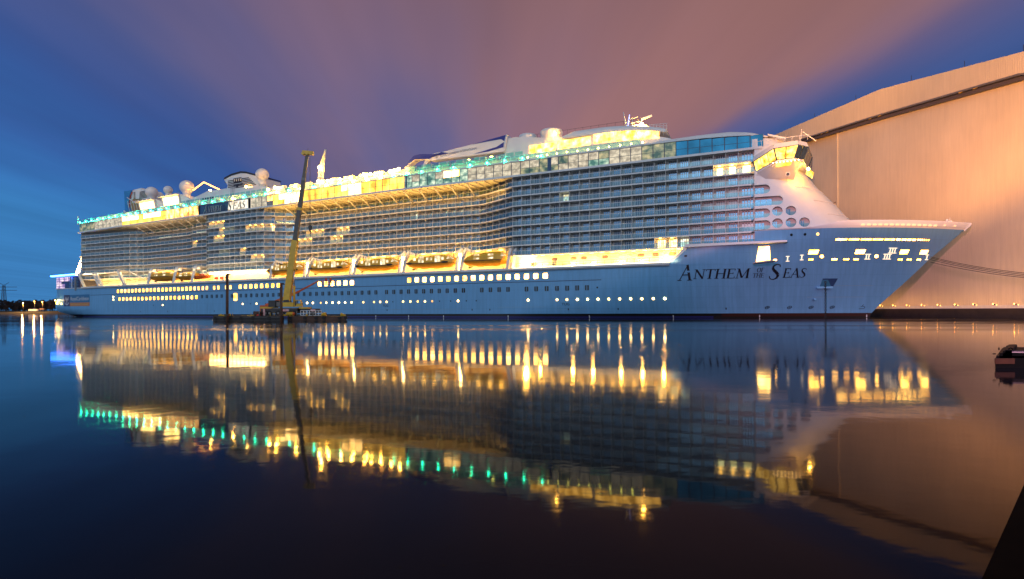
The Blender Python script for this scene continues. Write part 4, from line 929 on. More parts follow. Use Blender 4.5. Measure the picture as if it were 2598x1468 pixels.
    # top ridges on the sloping front
    f = MB()
    for z, s0 in ((25.0, 320), (28.3, 317), (31.6, 313), (34.6, 310)):
        P = []
        for q in range(13): t = q/12; s = s0+(lerp(z, SF)-.05-s0)*(1-(1-t)**1.6); P.append((s, fy(s, z)-.12, z))
        for a, b in zip(P, P[1:]): f.tube(a, b, .11, WHITE, n=5)
    SB(f, 'front_ridge')
front()
mb = MB(); mb.grid([[(303.5+(lerp(z, SF)-303.5)*(1-(1-q/16)**1.7), fy(303.5+(lerp(z, SF)-303.5)*(1-(1-q/16)**1.7), z), z) for q in range(17)] for z in (41.35, 42.6, 43.5)], WHITE); SB(mb, 'front_parapet')
# --- bridge with lit windows
def bridge():
    pb = [(304.3, -20.3, 35.6), (308.8, -23.2, 37.2), (312.5, -23.6, 37.2), (314.4, -21.3, 37.1), (316.2, -12, 37), (317.0, 0, 37)]
    pt = [(303.8, -20.8, 38.0), (308.2, -24.1, 39.7), (313.3, -24.5, 39.8), (315.4, -22.0, 39.7), (317.0, -12.5, 39.6), (317.8, 0, 39.6)]
    f = MB()
    for (a, b), (c, d) in zip(zip(pb, pb[1:]), zip(pt, pt[1:])):
        f.poly([(a[0], a[1], a[2]-.45), (b[0], b[1], b[2]-.45), b, a], WHITE)
        f.poly([c, d, (d[0]-.2, d[1]+.7, d[2]+1.25), (c[0]-.1, c[1]+.7, c[2]+1.25)], WHITE)
    f.poly([(p[0], p[1], p[2]-.45) for p in pb][::-1]+[(304, 0, 36.5)], WHITE2)
    for a, b in zip(pt, pt[1:]): f.poly([(a[0]-.15, a[1]+.7, a[2]+1.25), (b[0]-.15, b[1]+.7, b[2]+1.25), (304, 0, 41.2)], WHITE)
    a = [(304.6, -20.6, 35.2), (308.6, -22.9, 36.8), (312.4, -23.3, 36.8), (314.2, -21.0, 36.7)]; b = [(304.4, -20.4, 34.2), (306.4, -20.3, 33.6), (311.2, -19.6, 33.2), (312.6, -18.4, 33.2)]
    for i in range(3): f.poly([a[i], a[i+1], b[i+1], b[i]], WHITE2)
    f.poly([(308.8, -23.0, 36.3), (312.0, -23.25, 36.3), (311.6, -22.8, 35.7), (308.6, -22.5, 35.7)], GOLD)
    SB(f, 'bridge_wing')
    k = 0
    for (a, b), (c, d) in zip(zip(pb, pb[1:]), zip(pt, pt[1:])):
        n = (3, 2, 2, 3, 3)[k]; k += 1
        for q in range(n):
            u, v = q/n+.025, (q+1)/n-.025
            A, B_, C_, D_ = [tuple(p[j]+(q2[j]-p[j])*w+(dz_ if j == 2 else 0) for j in (0, 1, 2)) for p, q2, w, dz_ in ((a, b, u, .08), (a, b, v, .08), (c, d, v, -.08), (c, d, u, -.08))]
            g = MB(); g.poly([A, B_, C_, D_], WGLASS3 if k > 2 else lit('lit_bridge', (1, .46, .02), (1, .60, .13), 1.2, 5, .9)); SB(g, 'bridge_window')
        g = MB(); g.tube(a, c, .16, NAVY, n=5); g.tube(a, b, .09, NAVY, n=5); g.tube(c, d, .09, NAVY, n=5); SB(g, 'bridge_mullion')
    for q in range(8): g = MB(); g.ball((308+q*.75, -23.9-.07*q, 36.4), .1, LAMPWW, 6, 4); SB(g, 'wing_lamp')
    g = MB(); g.ball((315.6, -19.2, 35.3), .3, LAMPX, 8, 6); SB(g, 'bridge_floodlight'); g = MB(); g.poly([(315.0, -19.6, 34.0), (316.6, -16.8, 33.4), (317.0, -16.8, 34.8), (315.4, -19.6, 35.6)], lit('lit_bridge')); SB(g, 'lower_bridge_window')
    g = MB()
    for q in range(8): x = 304+q*1.6; g.tube((x, -23+abs(q-5)*.2, 41.2), (x, -23+abs(q-5)*.2, 42.4), .05, WHITE, n=4)
    g.tube((304, -22, 42.4), (315.5, -22.6, 42.4), .06, WHITE, n=4); g.tube((311, -20, 41.2), (311, -20, 44.4), .07, GREY, n=4); g.tube((314.4, -20, 44.0), (317.2, -20, 41.4), .1, WHITE, n=4); g.tube((313.9, -20, 41), (314.2, -20, 44.6), .06, WHITE, n=4); SB(g, 'bridge_rail')
    g = MB(); g.tube((311.2, -20.6, 34.1), (311.2, -21.0, 34.1), .5, WHITE, n=14); g.tube((311.2, -21.0, 34.1), (311.2, -21.1, 34.1), .34, BLACK, n=14); g.box((310.2, -20.9, 35.0), (311.6, -20.6, 35.3), GREY); SB(g, 'side_thruster_light')
bridge()
f = MB()   # blackout wall of the lit corner suites and the stern block
f.box((1.8, -20.4, 14.0), (23, 19, 14.3), WHITE); f.box((2.4, -20.2, 14.2), (13.8, 19, 20.2), NAVY2)
SB(f, 'stern_block')
f = MB(); VIO = lit('lit_violet_window', (.55, .35, .8), (1, .75, .8), .6, 1.4, .5); n = 0
for cx in range(8):
    for r in range(5):
        if (cx in (3, 4, 5, 6, 7) and r == 2 and cx < 8) or (cx > 4 and r < 3): continue
        x = 2.5+cx*1.42; z = 14.35+r*1.16; f.poly([(x, -20.3, z), (x+1.2, -20.3, z), (x+1.2, -20.3, z+.98), (x, -20.3, z+.98)], VIO)
SB(f, 'stern_window_grid')
f = MB()
for r in range(7): f.box((13.4, -20.5, 14.4+r*.75), (20.6, -20.3, 14.6+r*.75), HULL)
f.box((18.4, -20.9, 13), (19.2, -20.3, 19.8), GREYL); f.box((15.4, -20.7, 14.4), (15.8, -20.3, 19.8), WHITE); f.box((13.8, -20.25, 14.3), (22, -12, 20.0), BN); SB(f, 'stern_louvre')
f = MB(); f.beam((-1.6, -20.6, 20.75), (19.6, -20.6, 21.05), .5, .5, LAMPB); f.beam((-1.6, -20.6, 20.75), (-1.6, 15, 20.75), .5, .5, LAMPB); f.box((-1.4, -20.3, 20.2), (20, 17, 20.5), WHITE); SB(f, 'blue_neon_edge')
for q in range(12): f = MB(); f.ball((14+.7*q, -17.5, 21.6+q*1.25), max(.3, .75-.04*q), LAMPWW, 8, 5); SB(f, 'stern_terrace_lamp')
for q in range(6): f = MB(); f.tube((15+1.1*q, -14, 21.2+2.88*q), (15.4+1.1*q, -14, 23.8+2.88*q), .25, WHITE); SB(f, 'terrace_pillar')
f = MB(); f.prism([(14.5, 20.5), (23, 20.5), (23, 41), (20, 41)], -15.5, 15, mat('stern_wall', (.8, .75, .65), .6)); SB(f, 'stern_wall')
f = MB(); f.ball(hpt(5.6, 8.4, .5), .3, LAMPWW, 8, 6); f.ball(hpt(.7, 8.4, .5), .18, LAMPWW, 8, 6)
for x, z, w, h in ((.4, 6.4, 1.0, 1.2), (1.8, 6.6, 1.4, 1.3), (6.4, 6.3, 1.0, .6)): f.poly([hpt(x, z, .1), hpt(x+w, z, .1), hpt(x+w, z+h, .1), hpt(x, z+h, .1)], OP)
SB(f, 'stern_mooring_light')
for z in (7.9, 8.8, 9.3): f = MB(); f.ball(hpt(47.5, z, .2), .1, LAMPWW, 6, 4); SB(f, 'signal_lamp')
f = MB(); f.box((345.6, -3.6, 22.6), (346.9, -2.6, 23.2), WHITE); f.ball((346, -3.3, 23.4), .3, WHITE, 8, 6); f.tube((346.6, -3.1, 23), (346.6, -3.1, 24), .06, WHITE); SB(f, 'bow_lantern')

# ================================================================== LIFEBOATS (hang from the davits: things of their own)
def s2w(s, y, z):
    k = lerp(s, KT); c, sn = cos(SANG), sin(SANG); return (SO[0]+s*c-y*sn, SO[1]+s*sn+y*c, z*k)
def lifeboat(s, length, h, style, label, zb=15.4, yc=-18.3, W_=4.6):
    r = root('lifeboat', s2w(s, yc, zb), SANG, label, 'lifeboat', 'lifeboats hanging along the boat deck')
    hl = length/2; zb = 0
    secs = [(-1, .55, .42, .42), (-.93, .82, .22, .6), (-.8, .95, .1, .76), (-.5, 1, .03, .9), (0, 1, 0, 1), (.4, 1, .03, 1.02), (.62, .93, .08, .96), (.8, .7, .2, .82), (.93, .38, .4, .7), (1, .05, .56, .62)]
    def ring(x, w, b, t, lo):
        w *= W_/2; mid = .42*h; b *= h*.75; t = max(t*h, mid+.05)
        if lo: return [(x*hl, -w, mid), (x*hl, -w*.97, mid-(mid-b)*.35), (x*hl, -w*.7, mid-(mid-b)*.8), (x*hl, 0, b), (x*hl, w*.7, mid-(mid-b)*.8), (x*hl, w*.97, mid-(mid-b)*.35), (x*hl, w, mid)]
        return [(x*hl, -w, mid), (x*hl, -w*.96, mid+(t-mid)*.55), (x*hl, -w*.8, mid+(t-mid)*.9), (x*hl, 0, t), (x*hl, w*.8, mid+(t-mid)*.9), (x*hl, w*.96, mid+(t-mid)*.55), (x*hl, w, mid)]
    a = MB(); a.grid([ring(*q, True) for q in secs], BOATD)
    a.build('boat_hull', r)
    b = MB(); b.grid([ring(*q, False) for q in secs], BOATY); b.build('canopy', r)
    f = MB(); f.beam((-hl*.96, -W_/2-.04, .42*h), (hl*.6, -W_/2-.04, .42*h), .14, .16, STEEL); f.beam((hl*.6, -W_/2*.93-.04, .42*h), (hl*.9, -W_/2*.45-.04, .42*h), .14, .16, STEEL); f.build('rubbing_strake', r)
    LW = lit('lit_boat_window', (.9, .6, .2), (1, .9, .6), .6, 1.6, .8)
    y = -W_/2-.02
    if style == 0:
        for x, w, z0, hh in ((-.62, .1, .62, .2), (-.36, .22, .46, .46), (-.1, .1, .6, .22), (.04, .1, .6, .22), (.3, .22, .46, .46), (.5, .1, .6, .22)):
            g = MB(); xx = x*hl; ww = w*hl; yo = y if hh < .3 else y
            g.poly([(xx-ww/2, yo, z0*h), (xx+ww/2, yo, z0*h), (xx+ww/2, yo+.12, (z0+hh)*h), (xx-ww/2, yo+.12, (z0+hh)*h)], LW); g.build('boat_window' if hh < .3 else 'boat_door', r)
        for x in (-.86, .55):
            g = MB(); g.ball((x*hl, y+.25, .44*h), 1, STEEL, 12, 6, (1.4, .35, .38)); g.build('fender', r)
    else:
        for x in (-.42, -.3, .18, .3):
            for z0, hh in ((.72, .13), (.5, .12)):
                g = MB(); xx = x*hl; g.poly([(xx-.5, y-.01, z0*h), (xx+.4, y-.01, z0*h), (xx+.4, y+.06, (z0+hh)*h), (xx-.5, y+.06, (z0+hh)*h)], LW); g.build('boat_window', r)
    g = MB(); g.poly([(hl*.64, y+.2, .66*h), (hl*.76, y+.55, .66*h), (hl*.68, y+.5, .9*h)], LW); g.poly([(hl*.79, y+.6, .66*h), (hl*.88, y+1.1, .66*h), (hl*.72, y+.6, .88*h)], LW); g.build('wheelhouse_window', r)
    g = MB(); g.tube((-hl*.5, 0, .12*h), (-hl*.82, 0, .0), .12, STEEL); g.tube((-hl*.82, -.4, 0), (-hl*.82, .4, 0), .3, STEEL, n=8); g.build('propeller', r)
    g = MB()
    for x in (-.75, .78): g.tube((x*hl, 0, .8*h), (x*hl, 0, 1.25*h), .1, STEEL, n=5)
    g.build('hook', r)
    return r
ord_ = ['aftmost of the five large orange lifeboats, partly behind the crane boom', 'large orange lifeboat just right of the crane boom', 'middle large orange lifeboat of the five beneath the balconies', 'large orange lifeboat with two doors, fourth of five from the stern']
for i, s in enumerate((149, 169.4, 190.2, 211.2)): lifeboat(s, 18.6, 4.3, 0, ord_[i])
lifeboat(230.6, 15.8, 4.4, 1, 'smooth orange tender with small square windows, nearest the bow')
lifeboat(79.9, 17.0, 4.5, 2, 'dark orange lifeboat by itself near the stern davits')
lifeboat(94.3, 11.0, 3.3, 2, 'smaller orange lifeboat beside the rescue boat near the stern')
r = root('rescue_boat', s2w(103.8, -19, 15.6), SANG, 'small open orange rescue boat hanging left of the bright terrace', 'rescue boat')
f = MB(); f.grid([[(x*4.2, -w, .9+.5*max(0, x)**2), (x*4.2, -w*.7, .2+.7*max(0, x)**2), (x*4.2, 0, .7*max(0, x)**2), (x*4.2, w*.7, .2+.7*max(0, x)**2), (x*4.2, w, .9+.5*max(0, x)**2)] for x, w in ((-1, 1), (-.5, 1.2), (0, 1.25), (.5, 1.1), (.85, .6), (1, .1))], ORNG); f.tube((-4.2, -1.1, 1), (3.2, -.9, 1.2), .28, ORNG); f.build('boat_hull', r)
f = MB(); f.box((-1.4, -.6, .9), (.4, .6, 2.0), ORNG); f.tube((-1.6, 0, .8), (-.2, 0, 3.1), .1, WHITE); f.tube((1.2, 0, .9), (-.2, 0, 3.1), .1, WHITE); f.build('console', r)

# ================================================================== floodlit lattice crane beyond the ship
def lattice(mb, a, b, w0, w1, m, n, r=.12):
    a = Vector(a); b = Vector(b); d = (b-a).normalized(); x = Vector((1, 0, 0)); y = d.cross(x).normalized(); P = []
    for i in range(n+1):
        t = i/n; c = a.lerp(b, t); w = w0+(w1-w0)*t; P.append([c-x*w/2-y*w/2, c+x*w/2-y*w/2, c+x*w/2+y*w/2, c-x*w/2+y*w/2])
    for i in range(n):
        for q in range(4):
            mb.tube(P[i][q], P[i+1][q], r, m, n=4); mb.tube(P[i][q], P[i+1][(q+1) % 4], r*.6, m, n=4); mb.tube(P[i][q], P[i][(q+1) % 4], r*.6, m, n=4)
bx, by, _ = s2w(105.7, 40, 0)
r = root('lattice_crane', (bx, by, 0), 0, 'white floodlit lattice crane jib rising behind the ship, left of its pool deck', 'crane')
LC = mat('lattice_white', (.8, .78, .6), .5)
f = MB(); lattice(f, (0, 0, 30), (2.4, 0, 72), 2.6, 1.9, LC, 14, .13); f.build('mast', r)
f = MB(); lattice(f, (2.4, 0, 72), (4.6, 0, 82.5), 1.9, .6, LC, 9, .11); f.build('jib', r)
f = MB(); f.box((-3, -3, 1), (3, 3, 30), GREY); f.build('tower_base', r)
f = MB(); f.ball((2.4, -2.2, 73), .75, LAMPX, 10, 6); f.build('floodlight', r)
l = bpy.data.lights.new('crane_floodlight', 'POINT'); l.energy = 900; l.color = (1, .8, .5); l.shadow_soft_size = .6; o = bpy.data.objects.new('crane_floodlight', l); o.location = (3.4, -4.2, 70); o.parent = f.v and r; COL.objects.link(o)

# ================================================================== SHIPYARD HALL
def hx(Y): return 111-(Y-228)*.05714
hall = root('shipyard_hall', (hx(170), 170, 0), 0, 'enormous corrugated shipbuilding hall glowing orange behind the bow', 'hall')
def corr():
    m = bpy.data.materials.new('corrugated_cladding'); m.use_nodes = True; t = m.node_tree; b = t.nodes['Principled BSDF']
    b.inputs['Roughness'].default_value = .55
    tcn = t.nodes.new('ShaderNodeTexCoord'); sp_ = t.nodes.new('ShaderNodeSeparateXYZ'); t.links.new(tcn.outputs['Object'], sp_.inputs[0])
    ml = t.nodes.new('ShaderNodeMath'); ml.operation = 'MULTIPLY'; ml.inputs[1].default_value = 2*pi/.56; t.links.new(sp_.outputs[1], ml.inputs[0])
    sn = t.nodes.new('ShaderNodeMath'); sn.operation = 'SINE'; t.links.new(ml.outputs[0], sn.inputs[0])
    bp = t.nodes.new('ShaderNodeBump'); bp.inputs['Strength'].default_value = .5; bp.inputs['Distance'].default_value = .02; t.links.new(sn.outputs[0], bp.inputs['Height']); t.links.new(bp.outputs[0], b.inputs['Normal'])
    nn = t.nodes.new('ShaderNodeTexNoise'); nn.inputs['Scale'].default_value = .045; nn.inputs['Detail'].default_value = 6; t.links.new(tcn.outputs['Object'], nn.inputs['Vector'])
    mr = t.nodes.new('ShaderNodeMapRange'); mr.inputs[1].default_value = .3; mr.inputs[2].default_value = .7; mr.inputs[3].default_value = .66; mr.inputs[4].default_value = .82; t.links.new(nn.outputs[0], mr.inputs[0])
    cb = t.nodes.new('ShaderNodeCombineColor'); t.links.new(mr.outputs[0], cb.inputs[0])
    for i, k in ((1, .83), (2, .56)):
        q = t.nodes.new('ShaderNodeMath'); q.operation = 'MULTIPLY'; q.inputs[1].default_value = k; t.links.new(mr.outputs[0], q.inputs[0]); t.links.new(q.outputs[0], cb.inputs[i])
    t.links.new(cb.outputs[0], b.inputs['Base Color']); weather(m, 7.5, 60, .05, .025, 1); MATS['corr'] = m; return m
CORR = corr()
gz = lambda Y: lerp(Y, [(60, 40), (95, 47.0), (122.9, 55.5), (167, 62.0), (209, 67.5), (235, 69), (300, 64)])
rz_ = lambda Y: lerp(Y, [(60, 45), (95, 53.5), (122.9, 60.8), (167, 70.3), (228, 75.8), (290, 69)])
f = MB()
Ys = [88, 100, 122.9, 145, 167, 187.4, 209, 228, 260, 290]
for a, b in zip(Ys, Ys[1:]):
    f.poly([(hx(a)-.1, a, gz(a)), (hx(b)-.1, b, gz(b)), (hx(b)-.1, b, rz_(b)), (hx(a)-.1, a, rz_(a))], CORR)
    f.poly([(hx(a)-.1, a, rz_(a)), (hx(b)-.1, b, rz_(b)), (hx(b)+260, b, rz_(b)), (hx(a)+260, a, rz_(a))], GREY)
f.build('gable_wall', hall, world=True)
f = MB(); f.poly([(hx(187.4)+1.4, 187.4, 0), (hx(290)+1.4, 290, 0), (hx(290)+1.4, 290, 69), (hx(187.4)+1.4, 187.4, 68)], CORR); f.build('side_panel', hall, world=True)
f = MB(); pts = [Y for Y in Ys if Y <= 167]+[187.4]
for a, b in zip(pts, pts[1:]): f.poly([(hx(a)+.15, a, 2.9), (hx(b)+.15, b, 2.9), (hx(b)+.15, b, gz(b)-.7), (hx(a)+.15, a, gz(a)-.7)], CORR)
f.box((hx(187.4)-.1, 187.2, 2.9), (hx(187.4)+1.5, 187.9, gz(187)-.7), CORR); f.build('sliding_door', hall, world=True)
f = MB(); BM = mat('rail_beam', (.10, .08, .07), .6)
for a, b in zip(Ys, Ys[1:]):
    f.beam((hx(a)-.9, a, gz(a)), (hx(b)-.9, b, gz(b)), 1.4, .45, GREY); f.beam((hx(a)-.5, a, gz(a)-.9), (hx(b)-.5, b, gz(b)-.9), 1.0, .9, BM)
for Y in (133, 137, 165, 169, 190, 193): f.box((hx(Y)-1.6, Y, gz(Y)-.3), (hx(Y)-1.3, Y+1.0, gz(Y)+.1), YEL)
f.build('door_rail', hall, world=True)
f = MB()
for Y in (110, 123, 138, 155, 178, 200): f.tube((hx(Y), Y, rz_(Y)), (hx(Y), Y, rz_(Y)+1.6), .06, STEEL, n=4)
f.build('lightning_rod', hall, world=True)
f = MB(); f.beam((hx(196)+1.2, 196, 39.2), (hx(188)+1.2, 188, 40.2), .12, .12, RUST); f.build('cable_run', hall, world=True)
def w_at(px, py):     # measured lamp spots along the wall
    u = px-1299; Y = 228; 
    for _ in range(30): Y = 1367*hx(Y)/u
    return Y
i = 0
for px in (2235.2, 2267.5, 2302.7, 2340.4, 2381, 2424.7, 2471.5, 2521.8, 2576.3):
    Y = w_at(px, 0); f = MB(); x = hx(Y)-.25; f.ball((x, Y, 3.25), .11, SODL, 8, 6); f.box((x, Y-.15, 3.0), (x+.4, Y+.15, 3.3), STEEL); f.ball((x, Y-1.0, 3.05), .07, SODS, 6, 4); f.build('wall_lamp', hall, world=True)
l = bpy.data.lights.new('added_wall_fill', 'AREA'); l.shape = 'RECTANGLE'; l.size = 120; l.size_y = .5; l.energy = 1600; l.color = (1, .45, .1)  # added unseen area light that brightens the foot of the hall wall
o = bpy.data.objects.new('added_wall_fill', l); COL.objects.link(o); o.parent = hall
d = Vector((.75, .04, .66)).normalized(); xx = Vector((-.057, 1, 0)).normalized(); zz4 = -d; yy4 = zz4.cross(xx).normalized(); xx = yy4.cross(zz4)
o.matrix_basis = Matrix.Translation((-2.8, -15, 3.0)) @ Matrix((xx, yy4, zz4)).transposed().to_4x4()
QY = [(60, 128, .0), (320, 128, 0)]
f = MB(); QB = mat('quay_concrete', (.05, .035, .025), .8, noise=(.4, .4))
f.hexa([(hx(80)-1.2, 80, -3), (hx(80)+200, 80, -3), (hx(300)+200, 300, -3), (hx(300)-1.2, 300, -3), (hx(80)-1.2, 80, 2.2), (hx(80)+200, 80, 2.2), (hx(300)+200, 300, 2.2), (hx(300)-1.2, 300, 2.2)], QB)
f.build('hall_quay', kind='structure')
f = MB(); f.poly([(hx(80)+.1, 80, 2.25), (hx(300)+.1, 300, 2.25), (hx(300)+.1, 300, 3.0), (hx(80)+.1, 80, 3.0)], mat('plinth_white', (.8, .75, .65), .6)); f.build('plinth', hall, world=True)
# mooring ropes from the bow to the hall quay
for i, (z0, z1, k) in enumerate(((14.9, 8.7, 0), (14.6, 8.3, .4), (14.2, 7.9, .8), (13.6, 7.6, 1.2))):
    a = Vector(s2w(343.2, -1.5, z0)); b = Vector((108.5, 107.5-k*1.2, z1)); f = MB(); P = []
    for q in range(15):
        t = q/14; p_ = a.lerp(b, t); p_.z -= 1.2*4*t*(1-t)*.55; P.append(p_)
    for p_, q_ in zip(P, P[1:]): f.tube(p_, q_, .065, STEEL, n=5, cap=False)
    f.build('mooring_rope', label=['topmost mooring rope from the bow', 'second mooring rope down from the bow', 'third mooring rope down from the bow', 'lowest mooring rope from the bow, drooping apart from the rest'][i], cat='rope', group='mooring ropes running from the bow')

# ================================================================== CRANE BARGE (Y about 131 m)
BY = 131.
def bw(px, py, dY=0): Yq = BY+dY; return ((px-1299)*Yq/1367, Yq, CAMZ+(789.4-py)*Yq/1367)
X = lambda px: (px-1299)*.09583
pn = root('work_barge', (X(710), BY, 0), 0, 'low dark steel work barge floating in front of the ship, carrying the yellow crane', 'barge')
f = MB(); 
def deckbox(x0, x1, y0, z1, m):
    g_ = lambda x, y: x*y/y0
    f.hexa([(x0, y0, -.6), (x1, y0, -.6), (g_(x1, BY+12), BY+12, -.6), (g_(x0, BY+12)+.5, BY+12, -.6), (x0, y0, z1), (x1, y0, z1), (g_(x1, BY+12), BY+12, z1), (g_(x0, BY+12)+.5, BY+12, z1)], m)
deckbox(X(549), X(727), BY-1.5, 1.05, STEEL); deckbox(X(727), X(877), BY+.5, .95, RUST)
f.beam((X(551), BY-1.65, .45), (X(727), BY-1.65, .45), .3, .25, TYRE); f.box((X(548.3), BY-1.55, 1.05), (X(726), BY-1.35, 1.12), RUST)
f.build('barge_hull', pn, world=True)
for px in (556, 580, 620, 650, 690, 735, 772, 800, 820, 860, 876):
    f = MB(); yq = BY+(-1.6 if px < 727 else .4); f.tube((X(px), yq-.1, .55), (X(px), yq+.1, .55), .42, TYRE, n=14); f.build('tyre_fender', pn, world=True)
for px in (552, 556, 560, 563, 573, 579, 715, 719, 723, 726, 732, 740, 775, 814, 820, 863, 866, 869, 872): f = MB(); f.tube((X(px), BY+.8, 1), (X(px), BY+.8, 1.35+.5*random.random()), .17, YEL); f.tube((X(px)-.2, BY+.8, 1.3), (X(px)+.2, BY+.8, 1.3), .12, YEL); f.build('bollard', pn, world=True)
f = MB(); f.tube((X(633), BY+2, 1.5), (X(633)+1.5, BY+3, 1.5), .75, RUST, n=16); f.tube((X(642), BY+2, 1.3), (X(650), BY+2, 1.2), .3, REDM); f.beam((X(622), BY+1, 1.2), (X(640), BY+1, 1.3), .2, .15, YEL); f.build('rope_winch', pn, world=True)
for px in (595.5, 642, 690, 700): f = MB(); f.tube((X(px), BY-1, 1), (X(px), BY-1, 1.9), .06, YEL, n=5); f.build('barge_post', pn, world=True)
for (px, top, w, lab) in ((576, 695, .32, 'tall rusty mooring pile rising at the left end of the barge'), (713, 720, .32, 'shorter rusty mooring pile standing in front of the crane')):
    x, y, z = bw(px, top, -2.3)
    r = root('mooring_pile', (x, y, 0), 0, lab, 'pile', 'steel piles holding the barge')
    f = MB(); f.tube((0, 0, -4), (.08, 0, z), w, RUST, n=12); f.build('shaft', r)
    f = MB(); f.box((-.45, -.4, 1.2), (.45, .4, 1.6), RUST); f.box((-.1, -.1, z), (.7, .1, z+.25), RUST); f.box((.5, -.1, z-.2), (.9, .1, z), RUST); f.build('guide_frame', r)
# mobile crane
cr_ = root('mobile_crane', (X(735), BY+4, 1), 0, 'yellow mobile crane on the barge with its long boom raised above the ship', 'crane')
CY = BY+4
def cw(px, py): return ((px-1299)*CY/1367, CY, CAMZ+(789.4-py)*CY/1367)
def cbox(f, px0, py0, px1, py1, y0, y1, m): a = cw(px0, py1); b = cw(px1, py0); f.box((a[0], CY+y0, a[2]), (b[0], CY+y1, b[2]), m)
f = MB(); cbox(f, 668, 783, 768, 795, -1.4, 1.4, STEEL); cbox(f, 667, 778, 700, 782, -1.5, 1.5, YEL); cbox(f, 764, 779, 786, 783, -1.4, 1.4, YEL); cbox(f, 760, 783, 808, 789, -1.4, 1.4, STEEL); cbox(f, 695, 780.5, 762, 783, -1.5, 1.5, GREY); f.build('carrier', cr_, world=True)
for px in (680, 690, 712, 722, 742, 752, 792, 801):
    f = MB(); c = cw(px, 796); f.tube((c[0], CY-1.45, 1.75), (c[0], CY-1.0, 1.75), .65, TYRE, n=16); f.tube((c[0], CY-1.5, 1.75), (c[0], CY-1.4, 1.75), .28, GREY, n=10); f.build('wheel', cr_, world=True)
def stripes(f, px0, py0, px1, py1, n):
    a = cw(px0, py1); b = cw(px1, py0)
    f.poly([(a[0], CY-1.62, a[2]), (b[0], CY-1.62, a[2]), (b[0], CY-1.62, b[2]), (a[0], CY-1.62, b[2])], WHITE); w = (b[0]-a[0])/n; h = b[2]-a[2]
    for q in range(n): x = a[0]+q*w; f.poly([(x, CY-1.65, a[2]), (x+w*.5, CY-1.65, a[2]), (x+w*.85, CY-1.65, b[2]), (x+w*.35, CY-1.65, b[2])], REDM)
for (p0, y0_, p1, y1_, n) in ((675, 783, 680, 800, 1), (723, 784, 740, 789.5, 5), (794, 784.5, 806, 789.5, 4)):
    f = MB()
    if n == 1:
        a = cw(p0, y1_); b = cw(p1, y0_); f.poly([(a[0], CY-1.62, a[2]), (b[0], CY-1.62, a[2]), (b[0], CY-1.62, b[2]), (a[0], CY-1.62, b[2])], WHITE)
        for q in range(6): z = a[2]+(b[2]-a[2])*q/6; h = (b[2]-a[2])/12; f.poly([(a[0], CY-1.65, z), (b[0], CY-1.65, z+h), (b[0], CY-1.65, z+2*h), (a[0], CY-1.65, z+h)], REDM)
    else: stripes(f, p0, y0_, p1, y1_, n)
    f.build('outrigger_marking', cr_, world=True)
for px in (672, 765, 805):
    f = MB(); c = cw(px, 790); f.beam((c[0], CY-3, 2.0), (c[0], CY+3, 2.0), .4, .4, STEEL); 
    for yy in (-3, 3): f.tube((c[0], CY+yy, 1.05), (c[0], CY+yy, 2.2), .15, GREY); f.tube((c[0], CY+yy, 1.0), (c[0], CY+yy, 1.15), .45, STEEL)
    f.build('outrigger', cr_, world=True)
f = MB(); cbox(f, 716, 767, 750, 778, -1.3, 1.3, YEL); cbox(f, 700, 766, 716, 777, -1.3, 1.3, GREY); f.prism([(cw(722, 0)[0], cw(0, 768)[2]), (cw(722, 0)[0], cw(0, 761)[2]), (cw(735, 0)[0], cw(0, 760)[2]), (cw(738, 0)[0], cw(0, 768)[2])], CY-.8, CY+.8, STEEL); f.build('slewing_platform', cr_, world=True)
f = MB(); cbox(f, 688.5, 762, 706, 778, -1.7, 1.7, STEEL); f.build('counterweight', cr_, world=True)
f = MB(); A = cw(752, 778); B2 = cw(770.5, 761); f.prism([(A[0], A[2]), (B2[0], A[2]), (B2[0]-.05, A[2]+.9), (B2[0]-.35, B2[2]), (A[0]+.1, B2[2])], CY-1.5, CY-.4, YEL); cab = f.build('cab', cr_, world=True)
f = MB(); f.poly([(A[0]+.55, CY-1.53, A[2]+.7), (B2[0]-.15, CY-1.53, A[2]+.85), (B2[0]-.4, CY-1.53, B2[2]-.12), (A[0]+.6, CY-1.53, B2[2]-.12)], WGLASS); f.poly([(A[0]+.2, CY-1.55, A[2]+.25), (A[0]+.5, CY-1.55, A[2]+.25), (A[0]+.5, CY-1.55, B2[2]-.2), (A[0]+.2, CY-1.55, B2[2]-.2)], STEEL); f.build('cab_window', cr_, world=True)
b0 = Vector(cw(727.5, 765)); b1 = Vector(cw(781.5, 388)); dv = b1-b0
sc = [(0, .40, 1.6, 1.4, YEL), (.40, .62, 1.1, 1.0, GREYB), (.62, .82, .95, .85, GREYB), (.82, 1, .75, .65, GREYB)]
for a, b, w0, w1, m in sc:
    f = MB(); f.beam(b0+dv*a, b0+dv*b, w0*.8, w0, m, w1*.8, w1)
    if a > 0: f.beam(b0+dv*(a-.006), b0+dv*(a+.012), w0*.95, w0*1.25, YEL if a < .5 or a > .6 and a < .7 else GREY)
    f.build('boom_section', cr_, world=True)
f = MB(); n_ = Vector((-dv.z, 0, dv.x)).normalized(); hd = b1
f.beam(hd+Vector((-1.2, 0, .15)), hd+Vector((1.5, 0, -.1)), .8, .9, YEL)
for q in (-1.0, 0, 1.1): f.tube(hd+Vector((q, -.5, -.2)), hd+Vector((q, .5, -.2)), .38, YEL, n=12)
f.tube(hd+Vector((0, 0, .3)), hd+Vector((.2, 0, 1.2)), .04, STEEL, n=4); f.build('boom_head', cr_, world=True)
f = MB(); side = Vector((-.85, 0, .08))
for q in range(26): t = .02+.36*q/26; c = b0+dv*t+side; f.box(tuple(c-Vector((.12, .15, .18))), tuple(c+Vector((.12, .15, .18))), STEEL)
f.build('boom_cable_tray', cr_, world=True)
